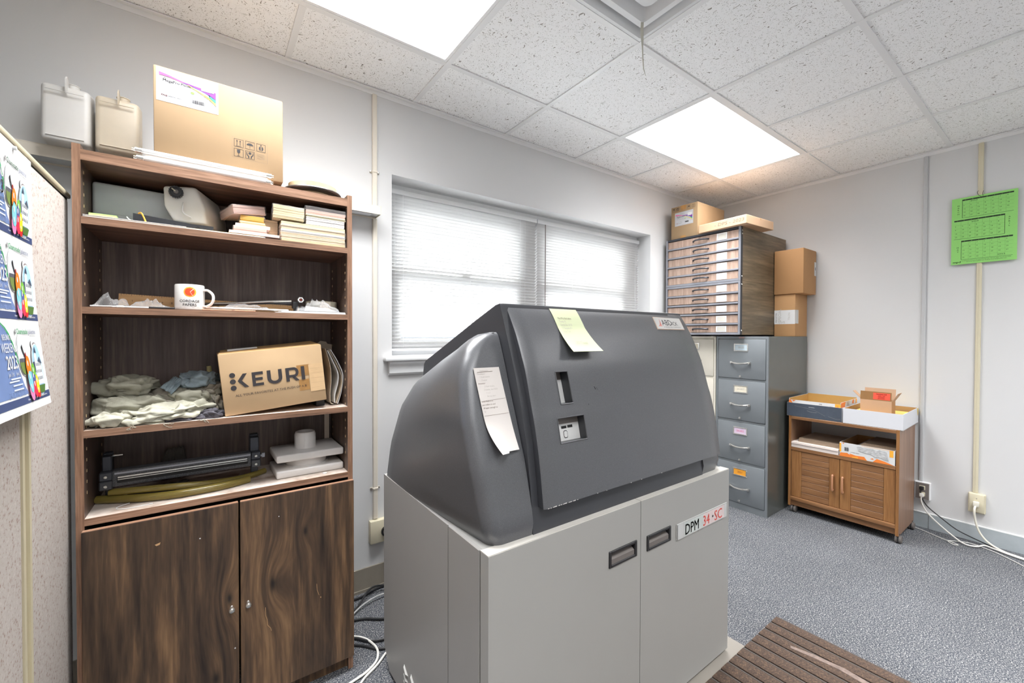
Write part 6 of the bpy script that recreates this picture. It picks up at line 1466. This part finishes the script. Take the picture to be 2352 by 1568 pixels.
y, z = PR[0]; m.add([(xsD[0], y+.004, z), (xsD[1], y, z), (xsD[-2], y, z), (xsD[-1], y+.004, z), (xsD[-1], y+.02, z), (xsD[0], y+.02, z)], [(5, 4, 3, 2, 1, 0)], M_hood)
hc = m.build('hood_cover', t, ang=50, fix=False)
def recess(x0, x1, ja, jb, depth, nm):
    P_ = PR[ja:jb+1]; n = len(P_); m = MB(); lip = .0035
    dn = .007
    for xa in (x0, x1): m.add([(xa, y, z) for y, z in P_]+[(xa, y+depth, z-.004) for y, z in P_], [(i, i+1, n+i+1, n+i) for i in range(n-1)], M_hoodd, True)
    for (y, z) in (P_[0], P_[-1]): m.add([(x0, y, z), (x1, y, z), (x1, y+depth, z-.004), (x0, y+depth, z-.004)], [(0, 1, 2, 3)], M_hoodd)
    # rolled lip round the opening
    m.tube([(x0, y-.0005, z) for y, z in P_], .0016, M_hood, 6, sub=1); m.tube([(x1, y-.0005, z) for y, z in P_], .0022, M_hood, 6, sub=1)
    m.tube([(x0, P_[-1][0]-.0005, P_[-1][1]), (x1, P_[-1][0]-.0005, P_[-1][1])], .0022, M_hood, 6, sub=1); m.tube([(x0, P_[0][0], P_[0][1]), (x1, P_[0][0], P_[0][1])], .0016, M_hoodd, 6, sub=1)
    r_ = m.build(nm, hc, fix=False)
    return P_
P1 = recess(.8495, .901, i1a, i1b, .036, 'sensor_recess'); P2 = recess(.824, .934, i2a, i2b, .030, 'control_recess')
# panels at the back of the recesses
def backpanel(x0, x1, P_, depth, nm, fn):
    (ya, za), (yb, zb) = P_[0], P_[-1]; o = Vector((x0, yb+depth, zb-.004)); up = Vector((0, ya-yb, za-zb)); L_ = up.length
    m = MB(); m.add([tuple(o), tuple(o+X3*(x1-x0)), tuple(o+X3*(x1-x0)+up), tuple(o+up)], [(0, 1, 2, 3)], M_panel)
    p = Pl(m, o, X3, up, off=.0005); fn(p, x1-x0, L_); return m.build(nm, t, fix=False)
def f1(p, W, H): p.rect(0, H*.74, W, H, M_greypl, 1)
def f2(p, W, H):
    p.rect(0, H*.70, W, H*.98, M_greypl, 1)
    p.rect(.030+W*.06, H*.50, .030+W*.25, H*.61, M_dark, 2); p.rect(.030+W*.29, H*.51, .030+W*.48, H*.62, M_dark, 2)
    u, v, a, b = .032+W*.17, H*.26, W*.075, H*.16
    for rr, mt, k in ((1.0, M_ink, 2), (.8, M_panel, 3)):
        p.poly([(u-a*rr, v-b*rr*.6), (u-a*rr*.6, v-b*rr), (u+a*rr*.6, v-b*rr), (u+a*rr, v-b*rr*.6), (u+a*rr, v+b*rr*.6), (u+a*rr*.6, v+b*rr), (u-a*rr*.6, v+b*rr), (u-a*rr, v+b*rr*.6)], mt, k)
backpanel(.8495, .901, P1, .036, 'sensor_panel', f1); backpanel(.824, .934, P2, .030, 'control_panel', f2)
# map for things lying on the cover: u = x, v = arc height picked through z
def onhood(u, z, k):
    for (ya, za), (yb, zb) in zip(PR, PR[1:]):
        if zb <= z <= za:
            s_ = (za-z)/(za-zb); y = ya+(yb-ya)*s_; nrm = Vector((0, -(za-zb), -(yb-ya))).normalized()
            if nrm.y > 0: nrm = -nrm
            return Vector((u, y, z))+nrm*k
    return Vector((u, PR[-1][0]-k, z))
M_bp = plain('badge_border', S(222, 196, 176), .35, metal=.3)
m = MB(); pts = [(1.461, .077), (1.647, .0745), (1.640, .026), (1.4535, .0265)]
vs = [tuple(onhood(u, z, k)) for k in (0, .0025) for u, z in pts]; m.add(vs, [(3, 2, 1, 0), (4, 5, 6, 7), (0, 1, 5, 4), (1, 2, 6, 5), (2, 3, 7, 6), (3, 0, 4, 7)], M_bp)
bp = m.build('brand_plate', t, fix=False)
m = MB()
O = onhood(1.4535, .0265, .003); ux = (onhood(1.640, .026, .003)-O); uy = (onhood(1.461, .077, .003)-O); Lx, Ly = ux.length, uy.length; ux.normalize(); uy = (uy-ux*uy.dot(ux)).normalized()
p = Pl(m, O, ux, uy, off=.0003); kk = .007
p.poly([(.002, .002), (Lx-.002, .002), (Lx+kk-.003, Ly-.003), (kk-.002+.002, Ly-.003)], M_plate, 1)
for i in range(7): p.poly([(.036-.0042*i, .014), (.0385-.0042*i, .014), (.0405-.0012*i, .05-.0048*i), (.039-.0012*i, .05-.0048*i)], plain('salmon_stripe', S(216, 128, 116), .4), 2)
p.text('ABD', .046, .0195, .0285, M_ink, 2, sx=.92, bold=-.01); p.text('ICK', .114, .0195, .0195, M_ink, 2, sx=.95, bold=-.008); p.text('A PRESSTEK COMPANY', .048, .008, .0058, M_inkg, 2, sx=1.45)
m.build('lettering', bp, fix=False)
m = MB(); p = Pl(m, fn=onhood, off=.0006)
p.poly([(1.003, -.163), (1.006, -.163), (1.011, -.172), (1.008, -.173)], M_dark); p.poly([(1.014, -.166), (1.0155, -.166), (1.018, -.175), (1.017, -.175)], M_dark); p.disc(.965, -.215, .001, .002, M_dark)
m.build('scuffs', t, fix=False)
m = MB(); r = random.Random(4); x = .752
while x < 1.3:
    w_ = r.uniform(.003, .018) if x < .85 else r.uniform(.001, .005); p = Pl(m, (0, PR[-1][0], PR[-1][1]), X3, Z3, off=.0006); p.poly([(x, -.0005), (x+w_, -.0005), (x+w_*.9, .001+r.random()*.0014), (x+w_*.2, .0012)], M_chip); x += w_+(r.uniform(.001, .006) if x < .85 else r.uniform(.02, .12))
m.build('chipped_edge', t, fix=False)
# notes stuck on the machine
def note(nm, lab, fn, mat, writing, back=None):
    """fn(u in 0..1 across, v in 0..1 down) -> point ; a thin two-sided sheet"""
    t = thing(nm, lab, 'note', fn(.5, 1)); m = MB(); nu, nv = 6, 20
    vs = [tuple(fn(i/nu, j/nv)) for i in range(nu+1) for j in range(nv+1)]; vs += [tuple(Vector(p)+Vector((0, .0005, -.0002))) for p in vs]
    q = (nu+1)*(nv+1); fs = []; f2_ = []
    for i in range(nu):
        for j in range(nv): a = i*(nv+1)+j; fs.append((a, a+nv+1, a+nv+2, a+1)); f2_.append((q+a, q+a+1, q+a+nv+2, q+a+nv+1))
    m.add(vs, fs, mat, True); m.add(vs, f2_, back or mat, True); m.build('sheet', t, fix=False)
    m = MB()
    def mp(u, v, k): P_ = Vector(fn(u, 1-v)); return P_+Vector((0, -.0006-.0003*k, .0003))
    p = Pl(m, fn=mp, off=1); writing(p); m.build('handwriting', t, fix=False)
def n1(u, v):       # green slip on the cover: hangs from its top edge, foot lifting away
    z = .092-.145*v; x = .913+.123*u+(-.006+.012*u)*v*.2+.008*math.sin(v*3)*.3
    l_ = max(0, v-.45); base = onhood(x+.002*v, z, .0015)
    return (base.x+.018*l_*u, base.y-.085*l_*l_*(1.0)-.02*l_, base.z+.012*l_*l_)
def w1(p):
    for i in range(15): p.rect(.04, .95-.058*i, .96, .9525-.058*i, plain('note_rule', S(206, 214, 178), .8), 1)
    for i, s_ in enumerate(('Must fill by Back before', 'Tuesday 70', 'Gamma Dev. Oil 5%', '12 Thousand off +', 'Empty Tank')): p.text(s_, .12, .74-i*.075, .05, M_pencil if i == 0 else M_inkl, 2, sx=.75, ital=.2)
    p.text('(85\u00b0 Temp)', .3, .17, .07, M_inkl, 2, sx=.9, ital=.1)
note('sticky_note', 'pale green lined note curling off the front of the dark hood', n1, M_note, w1, M_noteb)
capf = lambda z: itp([-.5495, -.54, -.50, -.36, -.23, -.13, -.085, -.035, -.01, .004, .011], [.892, .884, .887, .922, .970, 1.008, 1.024, 1.044, 1.054, 1.062, 1.072], z)
def n2(u, v):
    z = -.092-.225*v; y = capf(z)-.003; l_ = max(0, v-.6); sx = .612+.006*v; x = sx+(.083-.012*0)*u+.0-.012*v*(1-u)*0
    x = .603+.087*u+.008*v+(.022*l_*l_*6*(1-u))*.6
    lift = l_*l_*(.20 if u < .5 else .10)+.0
    return (x, y-lift*(1.1-u*.6), z+.02*l_*l_*(1-u))
def w2(p):
    p.line([(.1, .945), (.7, .95)], .005, M_pencil, 2)
    for i, (a, s_) in enumerate(((.2, 'Replenisher'), (.08, 'Developer'), (.15, '1 fresh bottle'), (.2, '3 water'), (.05, 'Activator'), (.25, '2 fresh bottle,'), (.22, '2 bottle, hot H2O'), (.28, '1 x 2'), (.28, 'Set up alert'), (.03, 'once fresh is in'), (.03, 'put rollers in and'), (.05, 'fill appr. enough to'), (.05, 'lip'))):
        p.text(s_, a, .955-i*.039-(.02 if i > 8 else 0), .020, M_pencil if i in (4, 9, 10, 11) else M_inkl, 2, sx=2.6, ital=.5)
    p.line([(.02, .64-.045), (.98, .66-.05)], .003, M_pencil, 2); p.line([(.02, .425), (.98, .43)], .003, M_pencil, 2)
note('sticky_note', 'long white handwritten slip on the left end cap of the dark hood', n2, M_offw if False else plain('off_white_slip', S(206, 200, 195), .75, var=.01), w2)

# ------------------------------------------------------------------ floor sheet and ribbed mat
m = MB(); pts = []
for (cx, cy, q) in ((1.80, 1.57, 0), (.66, 1.57, 1), (.66, .64, 2), (1.80, .64, 3)):
    for k in range(7): a = math.pi/2*q+math.pi/2*k/6; pts.append((cx+.03*math.cos(a), cy+.03*math.sin(a), FL+.0005))
m.prism(pts, (0, 0, .0065), plain('grey_beige_floor_sheet', S(140, 134, 126), .35, var=.05, vs=4)); tag(m.build('floor_sheet'), 'grey-beige plastic sheet on the carpet under the machine', 'floor sheet')
Mm = Matrix.Translation((1.45, .828, FL+.0075)) @ Matrix.Rotation(math.radians(.6), 4, 'Z')
t = thing('ribbed_mat', 'brown ribbed entrance mat with white scuff in front of the machine', 'mat', (0, 0, 0), M=Mm)
M_mat = speckle('brown_mat_pile', S(76, 60, 50), S(46, 38, 33), S(112, 90, 70), 160, .95, .9, .6)
M_matg = plain('mat_groove', S(78, 70, 65), .8, var=.08)
m = MB(Mm); m.box((-.75, -1.15, -.0008), (.690, 0, .004), M_matg); m.build('mat_backing', t)
nr = 22; wp = 1.44/nr
mat_rib = None
for i in range(nr):
    x = -.75+wp*i
    if mat_rib is None:
        m = MB(Mm)
        m.box((x+.002, -1.15, .004), (x+wp-.012, 0, .009), M_mat, .003, 2); m.box((x+wp-.009, -1.15, .004), (x+wp-.003, 0, .0065), M_matg); mat_rib = m.build('rib', t)
    else:
        o = mat_rib.copy(); C.objects.link(o); o.location = (wp*i, 0, 0)
m = MB(Mm); p = Pl(m, (0, 0, .0092), X3, Y3, off=.0004); sf = plain('pale_scuff', S(122, 106, 98), .9, var=.25, vs=60)
p.poly([(.51, -.12), (.525, -.115), (.545, -.19), (.56, -.29), (.55, -.37), (.525, -.37), (.535, -.28), (.525, -.2)], sf); m.build('scuff', t, fix=False)

# ------------------------------------------------------------------ lift everything so that the floor is at height 0
for o in bpy.data.objects:
    if o.parent is None: o.matrix_world = Matrix.Translation((0, 0, EYE)) @ o.matrix_world
